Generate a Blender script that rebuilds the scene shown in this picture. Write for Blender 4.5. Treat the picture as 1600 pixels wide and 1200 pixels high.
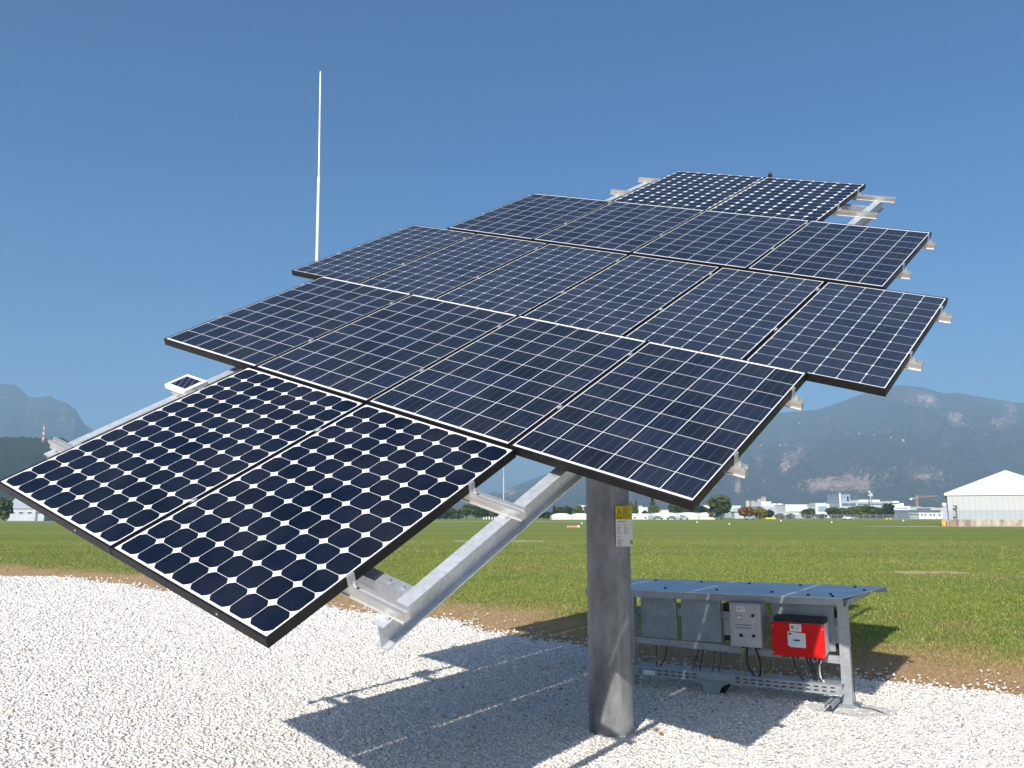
import bpy, bmesh, math, random
import numpy as np
from mathutils import Vector, Matrix, noise as mnoise
R = math.radians
random.seed(7)
rng = np.random.default_rng(7)
sc = bpy.context.scene
for o in list(bpy.data.objects):
    bpy.data.objects.remove(o)
COL = sc.collection

# ------------------------------------------------------------------ camera
H = 1.56
cam = bpy.data.cameras.new('camera')
cam.sensor_width = 36.0
cam.lens = 1295.6 / 1600 * 36
cam.clip_start = 0.05
cam.clip_end = 40000
camo = bpy.data.objects.new('camera', cam)
COL.objects.link(camo)
camo.location = (0, 0, H)
camo.rotation_euler = (R(90 + 9.03), 0, 0)
sc.camera = camo

# ------------------------------------------------------------------ world, sun, exposure
SUN = Vector((-0.283, -0.783, 0.555)).normalized()
SUN_EL = math.asin(SUN.z)
w = bpy.data.worlds.new('World')
sc.world = w
w.use_nodes = True
wn = w.node_tree
bg = wn.nodes['Background']
sky = wn.nodes.new('ShaderNodeTexSky')
sky.sky_type = 'NISHITA'
sky.sun_disc = False
sky.sun_elevation = SUN_EL
sky.sun_rotation = math.atan2(SUN.x, SUN.y)
sky.altitude = 300
sky.air_density = 1.0
sky.dust_density = 4.2
sky.ozone_density = 8.0
hs = wn.nodes.new('ShaderNodeHueSaturation')
hs.inputs['Saturation'].default_value = 1.14
wn.links.new(sky.outputs[0], hs.inputs['Color'])
wn.links.new(hs.outputs[0], bg.inputs[0])
bg.inputs[1].default_value = 0.092
sun = bpy.data.lights.new('sun', 'SUN')
sun.energy = 5.0
sun.angle = R(0.53)
sun.color = (1.0, 0.955, 0.89)
suno = bpy.data.objects.new('sun', sun)
COL.objects.link(suno)
suno.location = (-20, -60, 60)
suno.rotation_euler = SUN.to_track_quat('Z', 'Y').to_euler()
sc.view_settings.view_transform = 'Standard'
sc.view_settings.look = 'None'
sc.view_settings.exposure = 0.5
sc.view_settings.gamma = 1
sc.view_settings.use_curve_mapping = False
sc.render.engine = 'CYCLES'
sc.cycles.max_bounces = 6
sc.cycles.transparent_max_bounces = 6
sc.cycles.use_denoising = True

# ------------------------------------------------------------------ helpers
def tag(o, label=None, cat=None, group=None, kind=None):
    if label: o['label'] = label
    if cat: o['category'] = cat
    if group: o['group'] = group
    if kind: o['kind'] = kind
    return o

def empty(name, loc, rz=0.0):
    o = bpy.data.objects.new(name, None)
    COL.objects.link(o)
    o.location = loc
    o.rotation_euler = (0, 0, rz)
    o.empty_display_size = 0.2
    return o

class MB:
    def __init__(s, T=None):
        s.v = []; s.f = []; s.T = T or Matrix.Identity(4)
    def add(s, vs, fs, T=None):
        k = len(s.v)
        T = s.T @ T if T is not None else s.T
        for p in vs: s.v.append(tuple(T @ Vector(p)))
        for f in fs: s.f.append(tuple(k + i for i in f))
        return s
    def box(s, x0, x1, y0, y1, z0, z1, T=None):
        vs = [(x0,y0,z0),(x1,y0,z0),(x1,y1,z0),(x0,y1,z0),(x0,y0,z1),(x1,y0,z1),(x1,y1,z1),(x0,y1,z1)]
        return s.add(vs, [(0,3,2,1),(4,5,6,7),(0,1,5,4),(1,2,6,5),(2,3,7,6),(3,0,4,7)], T)
    def prism(s, poly, a0, a1, axis='x', T=None):
        n = len(poly); vs = []
        for a in (a0, a1):
            for p, q in poly:
                vs.append({'x': (a, p, q), 'y': (p, a, q), 'z': (p, q, a)}[axis])
        fs = [tuple(reversed(range(n))), tuple(range(n, 2*n))]
        for i in range(n):
            j = (i+1) % n
            fs.append((i, j, n+j, n+i))
        return s.add(vs, fs, T)
    def tube(s, pts, r, n=8, r1=None, cap=True):
        pts = [Vector(p) for p in pts]; rings = []
        for i, p in enumerate(pts):
            d = (pts[min(i+1, len(pts)-1)] - pts[max(i-1, 0)]).normalized()
            a = d.orthogonal().normalized() if i == 0 else (rings[-1][1] - d*rings[-1][1].dot(d)).normalized()
            b = d.cross(a)
            rr = r if r1 is None else r + (r1-r)*i/(len(pts)-1)
            rings.append(([p + (a*math.cos(2*math.pi*k/n) + b*math.sin(2*math.pi*k/n))*rr for k in range(n)], a))
        vs = [tuple(q) for ring, _ in rings for q in ring]; fs = []
        for i in range(len(pts)-1):
            for k in range(n):
                k2 = (k+1) % n
                fs.append((i*n+k, i*n+k2, (i+1)*n+k2, (i+1)*n+k))
        if cap:
            fs.append(tuple(reversed(range(n)))); fs.append(tuple(range((len(pts)-1)*n, len(pts)*n)))
        return s.add(vs, fs)
    def build(s, name, mat, parent=None, bevel=0, smooth=0, mw=None):
        me = bpy.data.meshes.new(name)
        me.from_pydata(s.v, [], s.f)
        bm = bmesh.new(); bm.from_mesh(me)
        bmesh.ops.recalc_face_normals(bm, faces=bm.faces)
        if bevel:
            es = [e for e in bm.edges if len(e.link_faces) == 2 and e.calc_face_angle(0) > R(40)]
            bmesh.ops.bevel(bm, geom=es, offset=bevel, segments=2, affect='EDGES', profile=0.5)
        bm.to_mesh(me); bm.free()
        if smooth:
            me.polygons.foreach_set('use_smooth', [True]*len(me.polygons))
            me.set_sharp_from_angle(angle=R(smooth))
        for m in (mat if isinstance(mat, (list, tuple)) else [mat]): me.materials.append(m)
        o = bpy.data.objects.new(name, me)
        COL.objects.link(o)
        if parent: o.parent = parent
        if mw is not None: o.matrix_local = mw
        return o

def npmesh(name, verts, loops, totals, mat, attrs=None, smooth=False):
    me = bpy.data.meshes.new(name)
    nv = len(verts); nf = len(totals)
    me.vertices.add(nv); me.vertices.foreach_set('co', np.asarray(verts, np.float32).ravel())
    me.loops.add(len(loops)); me.loops.foreach_set('vertex_index', np.asarray(loops, np.int32))
    me.polygons.add(nf)
    st = np.concatenate([[0], np.cumsum(totals)[:-1]]).astype(np.int32)
    me.polygons.foreach_set('loop_start', st)
    me.polygons.foreach_set('loop_total', np.asarray(totals, np.int32))
    if smooth: me.polygons.foreach_set('use_smooth', np.ones(nf, bool))
    me.update(calc_edges=True)
    for k, a in (attrs or {}).items():
        at = me.attributes.new(k, 'FLOAT', 'POINT')
        at.data.foreach_set('value', np.asarray(a, np.float32))
    me.materials.append(mat)
    o = bpy.data.objects.new(name, me)
    COL.objects.link(o)
    return o

class NT:
    def __init__(s, name):
        s.m = bpy.data.materials.new(name); s.m.use_nodes = True
        s.t = s.m.node_tree; s.N = s.t.nodes; s.b = s.N['Principled BSDF']
    def n(s, t, **kw):
        x = s.N.new(t)
        for k, v in kw.items(): setattr(x, k, v)
        return x
    def l(s, a, b): s.t.links.new(a, b)
    def math(s, op, a, b=None, c=None):
        x = s.n('ShaderNodeMath', operation=op)
        for i, q in enumerate((a, b, c)):
            if q is None: continue
            if isinstance(q, (int, float)): x.inputs[i].default_value = q
            else: s.l(q, x.inputs[i])
        return x.outputs[0]
    def mix(s, fac, a, b):
        x = s.n('ShaderNodeMix', data_type='RGBA')
        if isinstance(fac, (int, float)): x.inputs[0].default_value = fac
        else: s.l(fac, x.inputs[0])
        for q, i in ((a, 6), (b, 7)):
            if isinstance(q, tuple): x.inputs[i].default_value = (*q, 1)
            else: s.l(q, x.inputs[i])
        return x.outputs[2]
    def noise(s, scale, detail=4, rough=.55, coord='Object', stretch=None):
        tc = s.n('ShaderNodeTexCoord'); x = s.n('ShaderNodeTexNoise')
        x.inputs['Scale'].default_value = scale; x.inputs['Detail'].default_value = detail
        x.inputs['Roughness'].default_value = rough
        if stretch:
            mp = s.n('ShaderNodeMapping'); mp.inputs['Scale'].default_value = stretch
            s.l(tc.outputs[coord], mp.inputs[0]); s.l(mp.outputs[0], x.inputs[0])
        else: s.l(tc.outputs[coord], x.inputs[0])
        return x.outputs[0]
    def ramp(s, f, a, b):
        x = s.n('ShaderNodeMapRange'); x.inputs[1].default_value = a; x.inputs[2].default_value = b
        s.l(f, x.inputs[0]); return x.outputs[0]
    def attr(s, name):
        x = s.n('ShaderNodeAttribute'); x.attribute_name = name; return x.outputs['Fac']
    def bump(s, h, strength, dist):
        x = s.n('ShaderNodeBump'); x.inputs['Strength'].default_value = strength; x.inputs['Distance'].default_value = dist
        s.l(h, x.inputs['Height']); s.l(x.outputs[0], s.b.inputs['Normal'])
    def set(s, col=None, rough=None, metal=None, spec=None):
        if col is not None:
            if isinstance(col, tuple): s.b.inputs['Base Color'].default_value = (*col, 1)
            else: s.l(col, s.b.inputs['Base Color'])
        if rough is not None: s.b.inputs['Roughness'].default_value = rough
        if metal is not None: s.b.inputs['Metallic'].default_value = metal
        if spec is not None: s.b.inputs['Specular IOR Level'].default_value = spec
        return s

def sc3(c, k): return tuple(min(1, x*k) for x in c)
def plain(name, col, rough=.6, metal=0, var=.15, scale=6, spec=None):
    t = NT(name)
    f = t.ramp(t.noise(scale, 5), .3, .7)
    t.set(t.mix(f, sc3(col, 1-var), sc3(col, 1+var)), rough, metal, spec)
    return t.m

def galv(name, col=(.50, .52, .54), rough=.42, metal=.65, scale=70):
    t = NT(name)
    tc = t.n('ShaderNodeTexCoord')
    v = t.n('ShaderNodeTexVoronoi'); v.inputs['Scale'].default_value = scale
    t.l(tc.outputs['Object'], v.inputs['Vector'])
    sp = t.n('ShaderNodeSeparateColor'); t.l(v.outputs['Color'], sp.inputs[0])
    f = t.math('ADD', t.math('MULTIPLY', sp.outputs[0], .45), t.math('MULTIPLY', t.ramp(t.noise(5, 6, .6), .3, .7), .55))
    t.set(t.mix(f, sc3(col, .78), sc3(col, 1.2)), rough, metal)
    return t.m

MT = {}
MT['galv'] = galv('galvanised_steel')
MT['galv_pale'] = galv('pale_galvanised_steel', (.56, .58, .59), .5, .5, 60)
MT['galv_rack'] = galv('rack_galvanised', (.36, .38, .39), .5, .45, 40)
MT['galv_dull'] = galv('dull_galvanised_sheet', (.30, .34, .35), .55, .45, 14)
MT['alu'] = plain('aluminium_rail', (.66, .64, .60), .38, .75, .06, 12)
MT['frame'] = plain('black_anodised_frame', (.010, .009, .009), .45, 0, .3, 20, .25)
MT['backsheet'] = plain('white_backsheet', (.7, .7, .7), .6)
MT['black'] = plain('black_plastic', (.012, .012, .013), .5, 0, .2)
MT['white'] = plain('white_paint', (.76, .76, .74), .5, 0, .05, 3)
MT['mastwhite'] = plain('white_mast_paint', (.8, .79, .77), .45, 0, .04, 3)
MT['red'] = plain('red_enamel', (.60, .008, .008), .5, 0, .04, 3, .2)
MT['silver'] = plain('silver_case', (.56, .57, .58), .5, .2, .05, 4)
MT['display'] = plain('display_panel', (.62, .66, .67), .5, 0, .03, 8)
MT['plastic'] = plain('grey_enclosure', (.30, .29, .28), .5, 0, .07, 7)
MT['lid'] = plain('lid_plate', (.46, .455, .445), .22, 0, .10, 5)
MT['sticker'] = plain('sticker_paper', (.74, .74, .70), .6, 0, .03)
MT['yellow'] = plain('sign_yellow', (.62, .47, .006), .5, 0, .05)
MT['olive'] = plain('sticker_emblem', (.30, .27, .04), .6)
MT['ink'] = plain('printed_ink', (.025, .025, .03), .6)
MT['greyink'] = plain('grey_print', (.22, .22, .22), .6)
MT['redink'] = plain('red_print', (.42, .05, .08), .6)
MT['concrete'] = plain('concrete', (.56, .55, .52), .9, 0, .2, 9)
MT['cable'] = plain('black_cable', (.012, .012, .012), .5)
MT['ygcable'] = plain('yellow_green_cable', (.30, .28, .03), .5)
MT['whitecable'] = plain('white_cable', (.65, .64, .58), .5)
MT['bark'] = plain('bark', (.09, .07, .05), .9, 0, .3, 3)

# ------------------------------------------------------------------ pixel helpers (far things: point at depth Y seen at a photo column / row)
FC = 1311.9
def bx(px, Y): return (px - 800) / FC * Y
def hz(py, Y): return H + (806 - py) / FC * Y

# ------------------------------------------------------------------ ground, gravel, grass
EP = np.array([(-60, 8.3), (-30, 8.4), (-24.6, 8.6), (-21.8, 9.3), (-16.9, 8.95), (-13.7, 9.08), (-10.2, 9.12), (-8.7, 9.04), (-7.2, 8.60), (-6.1, 8.40), (-5.2, 7.95), (-4.3, 7.90), (-3.4, 8.05), (-2.7, 8.32), (-2.0, 8.5), (-1.4, 8.62), (6, 8.7), (20, 8.8)])
def edge_t(s):
    s = np.asarray(s, float)
    return np.interp(s, EP[:, 0], EP[:, 1]) + .10*np.sin(s*1.9) + .06*np.sin(s*4.3+1) + .04*np.sin(s*11.1+2) + .025*np.sin(s*23.+.5)
def st(x, y): return x*.77 - y*.64, x*.64 + y*.77
def beyond(x, y):
    s, t = st(np.asarray(x, float), np.asarray(y, float))
    return t - edge_t(s)

def ground_mat():
    t = NT('grass_ground')
    dry = t.attr('dry')
    n1 = t.ramp(t.noise(.9, 6, .65), .3, .7)
    n2 = t.ramp(t.noise(9, 6, .7), .25, .75)
    n3 = t.ramp(t.noise(.035, 5, .6, stretch=(1, 3.5, 1)), .35, .65)
    n4 = t.ramp(t.noise(.25, 4, .6, stretch=(1, 2, 1)), .3, .7)
    g = t.mix(n1, (.145, .205, .028), (.240, .285, .052))
    g = t.mix(t.math('MULTIPLY', n2, .6), g, (.270, .290, .085))
    g = t.mix(t.math('MULTIPLY', n3, .55), g, (.270, .255, .095))
    g = t.mix(t.math('MULTIPLY', n4, .35), g, (.095, .150, .020))
    n6 = t.ramp(t.noise(1, 3, .5, stretch=(.004, .11, 1)), .38, .62)
    g = t.mix(t.math('MULTIPLY', n6, .45), g, (.105, .165, .024))
    b = t.mix(n2, (.36, .225, .115), (.62, .43, .25))
    b = t.mix(t.math('MULTIPLY', n1, .15), b, (.30, .24, .10))
    f = t.math('ADD', dry, t.math('MULTIPLY', t.math('SUBTRACT', n1, .5), .55))
    f = t.ramp(f, .30, .78)
    t.set(t.mix(f, g, b), .95, 0, .1)
    t.bump(t.noise(14, 6, .7), .9, .06)
    return t.m
MT['ground'] = ground_mat()
rad = np.concatenate([np.linspace(0.5, 40, 110), np.geomspace(41, 5750, 66)])
NA = 360
ang = np.linspace(0, 2*math.pi, NA, endpoint=False)
gx = (rad[:, None]*np.sin(ang)).ravel(); gy = (rad[:, None]*np.cos(ang)).ravel()
gv = np.stack([gx, gy, np.zeros_like(gx)], 1)
gv = np.concatenate([gv, [[0, 0, 0]]])
d = beyond(gv[:, 0], gv[:, 1])
dry = np.where(d < 0, 1.0, np.clip(1.0 - (d-.8)/3.0, 0, 1))
lo = []; tt = []
i0 = np.arange(len(rad)-1)[:, None]*NA; j = np.arange(NA)[None, :]; j2 = (j+1) % NA
q = np.stack([i0+j, i0+NA+j, i0+NA+j2, i0+j2], -1).reshape(-1, 4)
c = len(gv)-1
tri = np.stack([np.full(NA, c), np.arange(NA), (np.arange(NA)+1) % NA], 1)
g = npmesh('ground', gv, np.concatenate([q[:, ::-1].ravel(), tri[:, ::-1].ravel()]), np.concatenate([np.full(len(q), 4), np.full(NA, 3)]), MT['ground'], {'dry': dry})
tag(g, 'mown green airfield grass running to the far treeline', 'grass field', kind='structure')

def gravel_mat(name, geo):
    t = NT(name)
    if geo:
        f = t.attr('tint')
        cc = t.mix(f, (.66, .615, .55), (.86, .81, .74))
        cc = t.mix(t.ramp(f, .20, .06), cc, (.30, .25, .20))
        t.set(cc, .85, 0, .25)
    else:
        tc = t.n('ShaderNodeTexCoord')
        v = t.n('ShaderNodeTexVoronoi'); v.inputs['Scale'].default_value = 42
        t.l(tc.outputs['Object'], v.inputs['Vector'])
        sp = t.n('ShaderNodeSeparateColor'); t.l(v.outputs['Color'], sp.inputs[0])
        cc = t.mix(sp.outputs[0], (.66, .615, .55), (.82, .77, .70))
        cc = t.mix(t.ramp(v.outputs['Distance'], .5, .95), cc, (.50, .46, .41))
        t.set(cc, .9, 0, .2)
        h = t.math('SUBTRACT', 1.0, v.outputs['Distance'])
        t.bump(h, .6, .012)
    return t.m
MT['gravel'] = gravel_mat('crushed_stone_bed', False)
MT['stone'] = gravel_mat('crushed_stone', True)
ss = np.arange(-60, 20, .12)
te = edge_t(ss)
rows = [0, .15, .4, 1, 3, 8, 16, 26]
gv = []
for k in rows:
    t_ = te - k
    x = ss*.77 + t_*.64; y = -ss*.64 + t_*.77
    gv.append(np.stack([x, y, np.full_like(x, .004 if k == 0 else .029)], 1))
gv = np.concatenate(gv); n = len(ss)
a = np.arange(n-1)
qs = np.concatenate([np.stack([r*n+a, r*n+a+1, (r+1)*n+a+1, (r+1)*n+a], 1) for r in range(len(rows)-1)])
gb = npmesh('gravel_bed', gv, qs[:, ::-1].ravel(), np.full(len(qs), 4), MT['gravel'])
tag(gb, 'bed of white crushed stone around the pole', 'gravel', kind='structure')

# loose stones: real little angular blocks
def scatter_stones():
    P = []
    n = 480000
    dd = np.exp(rng.uniform(np.log(3.1), np.log(25), n)); az = rng.uniform(-R(41), R(41), n)
    x = dd*np.sin(az); y = dd*np.cos(az); b = beyond(x, y)
    # thin out at the edge and let a few strays lie in the dry grass
    keep = (b < 0) | (rng.uniform(0, 1, n) < np.exp(-np.clip(b, 0, 9)/.22)*.25)
    s = (.0098 + .0009*(dd-3.1))*rng.uniform(.55, 1.5, n)
    P.append(np.stack([x, y, s], 1)[keep])
    P = np.concatenate(P); n = len(P)
    base = np.array([(-1,-1,-1),(1,-1,-1),(1,1,-1),(-1,1,-1),(-1,-1,1),(1,-1,1),(1,1,1),(-1,1,1)], float)
    V = base[None] * rng.uniform(.35, 1.0, (n, 8, 3)) * P[:, None, 2:3] * np.array([1.0, .82, .38]) 
    u = rng.normal(size=(n, 4))*np.array([1, .15, .15, 1]); u /= np.linalg.norm(u, axis=1, keepdims=True)
    w_, x_, y_, z_ = u.T
    Rm = np.stack([np.stack([1-2*(y_*y_+z_*z_), 2*(x_*y_-z_*w_), 2*(x_*z_+y_*w_)], 1),
                   np.stack([2*(x_*y_+z_*w_), 1-2*(x_*x_+z_*z_), 2*(y_*z_-x_*w_)], 1),
                   np.stack([2*(x_*z_-y_*w_), 2*(y_*z_+x_*w_), 1-2*(x_*x_+y_*y_)], 1)], 1)
    V = np.einsum('nij,nkj->nki', Rm, V)
    V[:, :, 0] += P[:, None, 0]; V[:, :, 1] += P[:, None, 1]
    V[:, :, 2] += .023 + rng.uniform(-.004, .012, (n, 1))
    F = np.array([(0,2,1),(0,3,2),(4,5,6),(4,6,7),(0,1,5),(0,5,4),(1,2,6),(1,6,5),(2,3,7),(2,7,6),(3,0,4),(3,4,7)])
    L = (F[None] + (np.arange(n)*8)[:, None, None]).reshape(-1)
    tint = np.repeat(rng.beta(2.2, 1.6, n), 8)
    o = npmesh('gravel_stones', V.reshape(-1, 3), L, np.full(n*12, 3), MT['stone'], {'tint': tint})
    tag(o, 'loose white crushed stones covering the gravel bed', 'gravel', kind='stuff')
scatter_stones()

def grass_mat():
    t = NT('grass_blades')
    f = t.attr('tint'); dr = t.attr('dry')
    g = t.mix(f, (.165, .230, .030), (.320, .370, .090))
    b = t.mix(f, (.36, .21, .10), (.66, .46, .26))
    cc = t.mix(dr, g, b)
    t.set(cc, .8, 0, .15)
    tr = t.n('ShaderNodeBsdfTranslucent'); t.l(cc, tr.inputs[0])
    mx = t.n('ShaderNodeMixShader'); mx.inputs[0].default_value = .3
    out = t.N['Material Output']
    t.l(t.b.outputs[0], mx.inputs[1]); t.l(tr.outputs[0], mx.inputs[2]); t.l(mx.outputs[0], out.inputs[0])
    return t.m
MT['blade'] = grass_mat()
def scatter_grass():
    X = []; S = []
    for n, d0, d1, hh in ((170000, 7.5, 12, .024), (150000, 12, 20, .032), (110000, 20, 34, .042), (70000, 34, 60, .055), (30000, 60, 90, .06)):
        dd = np.sqrt(rng.uniform(d0*d0, d1*d1, n)); az = rng.uniform(-R(40), R(40), n)
        X.append(np.stack([dd*np.sin(az), dd*np.cos(az)], 1)); S.append(hh*rng.uniform(.5, 1.35, n))
    X = np.concatenate(X); S = np.concatenate(S)
    b = beyond(X[:, 0], X[:, 1])
    k = (b > 0) & (rng.uniform(0, 1, len(b)) < np.clip(.45 + b/1.2, 0, 1))
    X = X[k]; S = S[k]; b = b[k]; n = len(X); S = S*np.clip((95-np.hypot(X[:,0],X[:,1]))/45, .15, 1)
    S = S*np.clip(.55 + b/7, 0, 1)
    a = rng.uniform(0, 2*math.pi, n); wd = S*rng.uniform(.16, .30, n)
    lean = rng.normal(0, .45, (n, 2))*S[:, None]
    V = np.zeros((n, 3, 3))
    V[:, 0, :2] = X + np.stack([np.cos(a), np.sin(a)], 1)*wd[:, None]
    V[:, 1, :2] = X - np.stack([np.cos(a), np.sin(a)], 1)*wd[:, None]
    V[:, 2, :2] = X + lean; V[:, 2, 2] = S
    dr = np.clip(1.0 - (b-.6)/2.8 + rng.normal(0, .25, n), 0, 1)
    wx, wy = X[:, 0], X[:, 1]
    pn = np.sin(wx*.55+1.3*np.sin(wy*.31)) + np.sin(wy*.73+1.7*np.sin(wx*.37+1)) + .7*np.sin(wx*1.9+wy*1.3+2*np.sin(wx*.8)) + .6*np.sin(wx*3.7-wy*2.9+1.5*np.sin(wy*1.7))
    dr = np.clip(dr + np.clip(pn-.7, 0, 3)*.20, 0, 1)
    dr = np.maximum(dr, (rng.uniform(0, 1, n) < .14)*.7)
    o = npmesh('grass_blades', V.reshape(-1, 3), np.arange(3*n), np.full(n, 3), MT['blade'], {'tint': np.repeat(rng.uniform(0, 1, n), 3), 'dry': np.repeat(dr, 3)})
    tag(o, 'short grass blades on the field, dry and brown beside the gravel', 'grass', kind='stuff')
scatter_grass()

def strip(name, pts, mat, label, cat, z=.012):
    m = MB(); m.add([(x, y, z) for x, y in pts], [tuple(range(len(pts)))])
    o = m.build(name, mat); tag(o, label, cat, kind='structure'); return o
MT['pale_dirt'] = plain('pale_dirt', (.42, .38, .30), .95, 0, .25, 1.5)
MT['asphalt_pale'] = plain('pale_tarmac', (.36, .35, .32), .95, 0, .12, .5)
strip('taxiway', [(-340, 226), (20, 219), (20, 231), (-340, 240)], MT['asphalt_pale'], 'thin pale taxiway crossing the grass on the left', 'taxiway')
def rag(x0, x1, y0, y1, n=26):
    up = [(x0+(x1-x0)*i/n, y1 + (y1-y0)*random.uniform(-.35, .35)*math.sin(math.pi*i/n)) for i in range(n+1)]
    dn = [(x0+(x1-x0)*i/n, y0 + (y1-y0)*random.uniform(-.35, .35)*math.sin(math.pi*i/n)) for i in range(n, -1, -1)]
    return up + dn
strip('dirt_patch', rag(-3.6, 2.0, 51.2, 53.2), MT['pale_dirt'], 'bare pale dirt patch in the grass behind the tracker beam', 'dirt patch')
strip('straw_patch', rag(10.6, 12.5, 22.9, 24.0), plain('straw', (.42, .33, .18), .95, 0, .3, 3), 'small patch of pale straw in the grass right of the rack', 'straw patch')
strip('dirt_track', rag(52, 78, 121, 126), MT['pale_dirt'], 'pale worn track in the grass before the white hangar', 'dirt track')
strip('apron', [(168, 365), (200, 365), (215, 420), (175, 420)], MT['asphalt_pale'], 'pale apron in front of the low white terminal wing', 'apron')

# ------------------------------------------------------------------ mountains
def prof(tab, px): return np.interp(px, [p[0] for p in tab], [p[1] for p in tab])
def fbm(x, y, z, o=5):
    return mnoise.fractal(Vector((x, y, z)), .9, 2.1, o)
def mountain(name, tab, px0, px1, ncol, r0, rp, r1, nrow, seed, mat, amp, label, cliffs=None, pw=1.1, rough=.05):
    pxs = np.linspace(px0, px1, ncol)
    V = []; rock = []; field = []
    for i, px in enumerate(pxs):
        py = prof(tab, px)
        tn = (px-800)/FC; L = math.hypot(1, tn)
        Hp = max(0, (806-py)/FC*rp) + H
        for k in range(nrow):
            r = r0 + (r1-r0)*k/(nrow-1)
            s = min(1, (r-r0)/(rp-r0))
            X, Y = tn*r, r
            nz = fbm(X/900+seed, Y/900, .3) ; ng = fbm(X/260+seed, Y/700, 3.1, 6); nf = fbm(X/90+seed, Y/150, 5.7, 4)
            rid = 1-abs(ng)*1.6
            if r <= rp:
                zz = Hp*(s**pw)
                zz += amp*Hp*(nz*.55 + (rid-.5)*.5 + nf*.16)*math.sin(math.pi*min(1, s))**.8 
                zz += rough*Hp*nf*s*.35
            else:
                zz = Hp*(1-(r-rp)/(r1-rp))**.7 if r < r1 else -5
            if k == 0: zz = -5
            if name == 'wooded_hill' and k: zz += random.uniform(-1, 1)*2.4*min(1, s*3)
            V.append((X, Y, min(max(zz, -5), 725)))
            q = 0.0; fd = 0.0
            if cliffs:
                ppy = 806-(zz-H)/r*FC
                for cx, cy, sx, sy, st_ in cliffs:
                    e = ((px-cx)/sx)**2 + ((ppy-cy)/sy)**2
                    q += st_*math.exp(-e*1.3)
                q = q*(.45 + 1.1*max(0, nf+.35) + .8*ng) + .5*max(0, nz+ng*.7-.30)*max(0, s*1.3-.2)
            rock.append(q)
    V = np.array(V); i = np.arange(ncol-1)[:, None]*nrow; k = np.arange(nrow-1)[None]
    Q = np.stack([i+k, i+nrow+k, i+nrow+k+1, i+k+1], -1).reshape(-1, 4)
    o = npmesh(name, V, Q.ravel(), np.full(len(Q), 4), mat, {'rock': np.array(rock)}, True)
    tag(o, label, 'mountain', kind='structure')
    return o
def mount_mat(name, ga, gb_, ra, rb, sc_):
    t = NT(name)
    n1 = t.ramp(t.noise(sc_, 7, .68), .32, .68)
    n2 = t.ramp(t.noise(sc_*5, 6, .7), .3, .7)
    n3 = t.ramp(t.noise(sc_*.22, 4, .6), .35, .65)
    g = t.mix(n1, ga, gb_)
    g = t.mix(t.math('MULTIPLY', n2, .75), g, sc3(ga, .35))
    n5 = t.ramp(t.noise(sc_*14, 4, .7), .35, .65)
    g = t.mix(t.math('MULTIPLY', n5, .45), g, sc3(gb_, 1.15))
    g = t.mix(t.math('MULTIPLY', n3, .35), g, (.110, .105, .055))
    rk = t.mix(n2, ra, rb)
    f = t.math('ADD', t.attr('rock'), t.math('ADD', t.math('MULTIPLY', t.math('SUBTRACT', n2, .5), .75), t.math('MULTIPLY', t.math('SUBTRACT', n5, .5), .55)))
    f = t.ramp(f, .24, .70)
    t.set(t.mix(f, g, rk), .95, 0, .05)
    t.bump(t.noise(sc_*3, 7, .75), 1.0, 40)
    return t.m
MT['mount'] = mount_mat('forested_rock', (.026, .032, .017), (.125, .112, .070), (.30, .20, .155), (.66, .48, .39), .008)
MT['mountfar'] = mount_mat('far_forest', (.030, .040, .026), (.050, .060, .036), (.20, .15, .12), (.36, .28, .23), .004)
MT['hill'] = mount_mat('near_forest', (.028, .056, .018), (.085, .125, .042), (.1, .1, .06), (.15, .14, .09), .03)
RT = [(560, 806), (640, 799), (700, 784), (787, 766), (830, 750), (870, 735), (905, 720), (1000, 692), (1100, 668), (1150, 655), (1213, 645), (1288, 638), (1327, 625), (1350, 616), (1392, 604), (1424, 598), (1463, 603), (1490, 612), (1515, 611), (1545, 617), (1600, 626), (1700, 640), (1850, 640), (2100, 690), (2300, 800)]
CL = [(1290, 757, 42, 12, .95), (1350, 752, 26, 14, .9), (1390, 748, 14, 14, .7), (1445, 745, 30, 10, .55), (1478, 742, 12, 14, .6), (1240, 720, 18, 14, .6), (1228, 732, 9, 10, .7), (1258, 702, 10, 12, .5), (1155, 762, 7, 10, .9), (1200, 755, 8, 8, .5), (1508, 655, 20, 12, .8), (1462, 620, 22, 8, .55), (1432, 622, 8, 7, .5), (1575, 660, 22, 14, .5), (1595, 640, 12, 16, .5), (1300, 655, 16, 8, .35), (1190, 722, 8, 10, .5), (1330, 735, 10, 8, .5), (1500, 685, 30, 10, .35),
      (780, 762, 14, 10, .9), (800, 772, 14, 8, .7), (850, 770, 18, 8, .5), (890, 792, 12, 5, .4), (1050, 780, 25, 10, .5)]
mountain('mountain', RT, 540, 2120, 500, 2300, 4300, 5500, 84, 3.3, MT['mount'], .30, 'hazy forested mountain with pinkish cliffs behind the airport', CL, 1.15)
LT = [(-700, 700), (-400, 650), (-300, 620), (-100, 592), (0, 597), (14, 604), (25, 614), (45, 617), (62, 619), (85, 626), (104, 637), (112, 652), (122, 664), (138, 673), (165, 684), (200, 700), (260, 730), (330, 770), (400, 806)]
LC = [(83, 645, 5, 22, .5), (105, 664, 8, 12, .8), (60, 690, 10, 14, .4)]
mountain('mountain', LT, -420, 420, 220, 3300, 4250, 5300, 50, 9.1, MT['mountfar'], .14, 'pale blue far mountain with a steep right flank, left edge', LC, .9)
NTb = [(-700, 760), (-430, 800), (-330, 730), (-200, 690), (-60, 680), (0, 681), (40, 682), (85, 684), (105, 694), (125, 706), (170, 730), (260, 765), (380, 795), (460, 806)]
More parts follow.
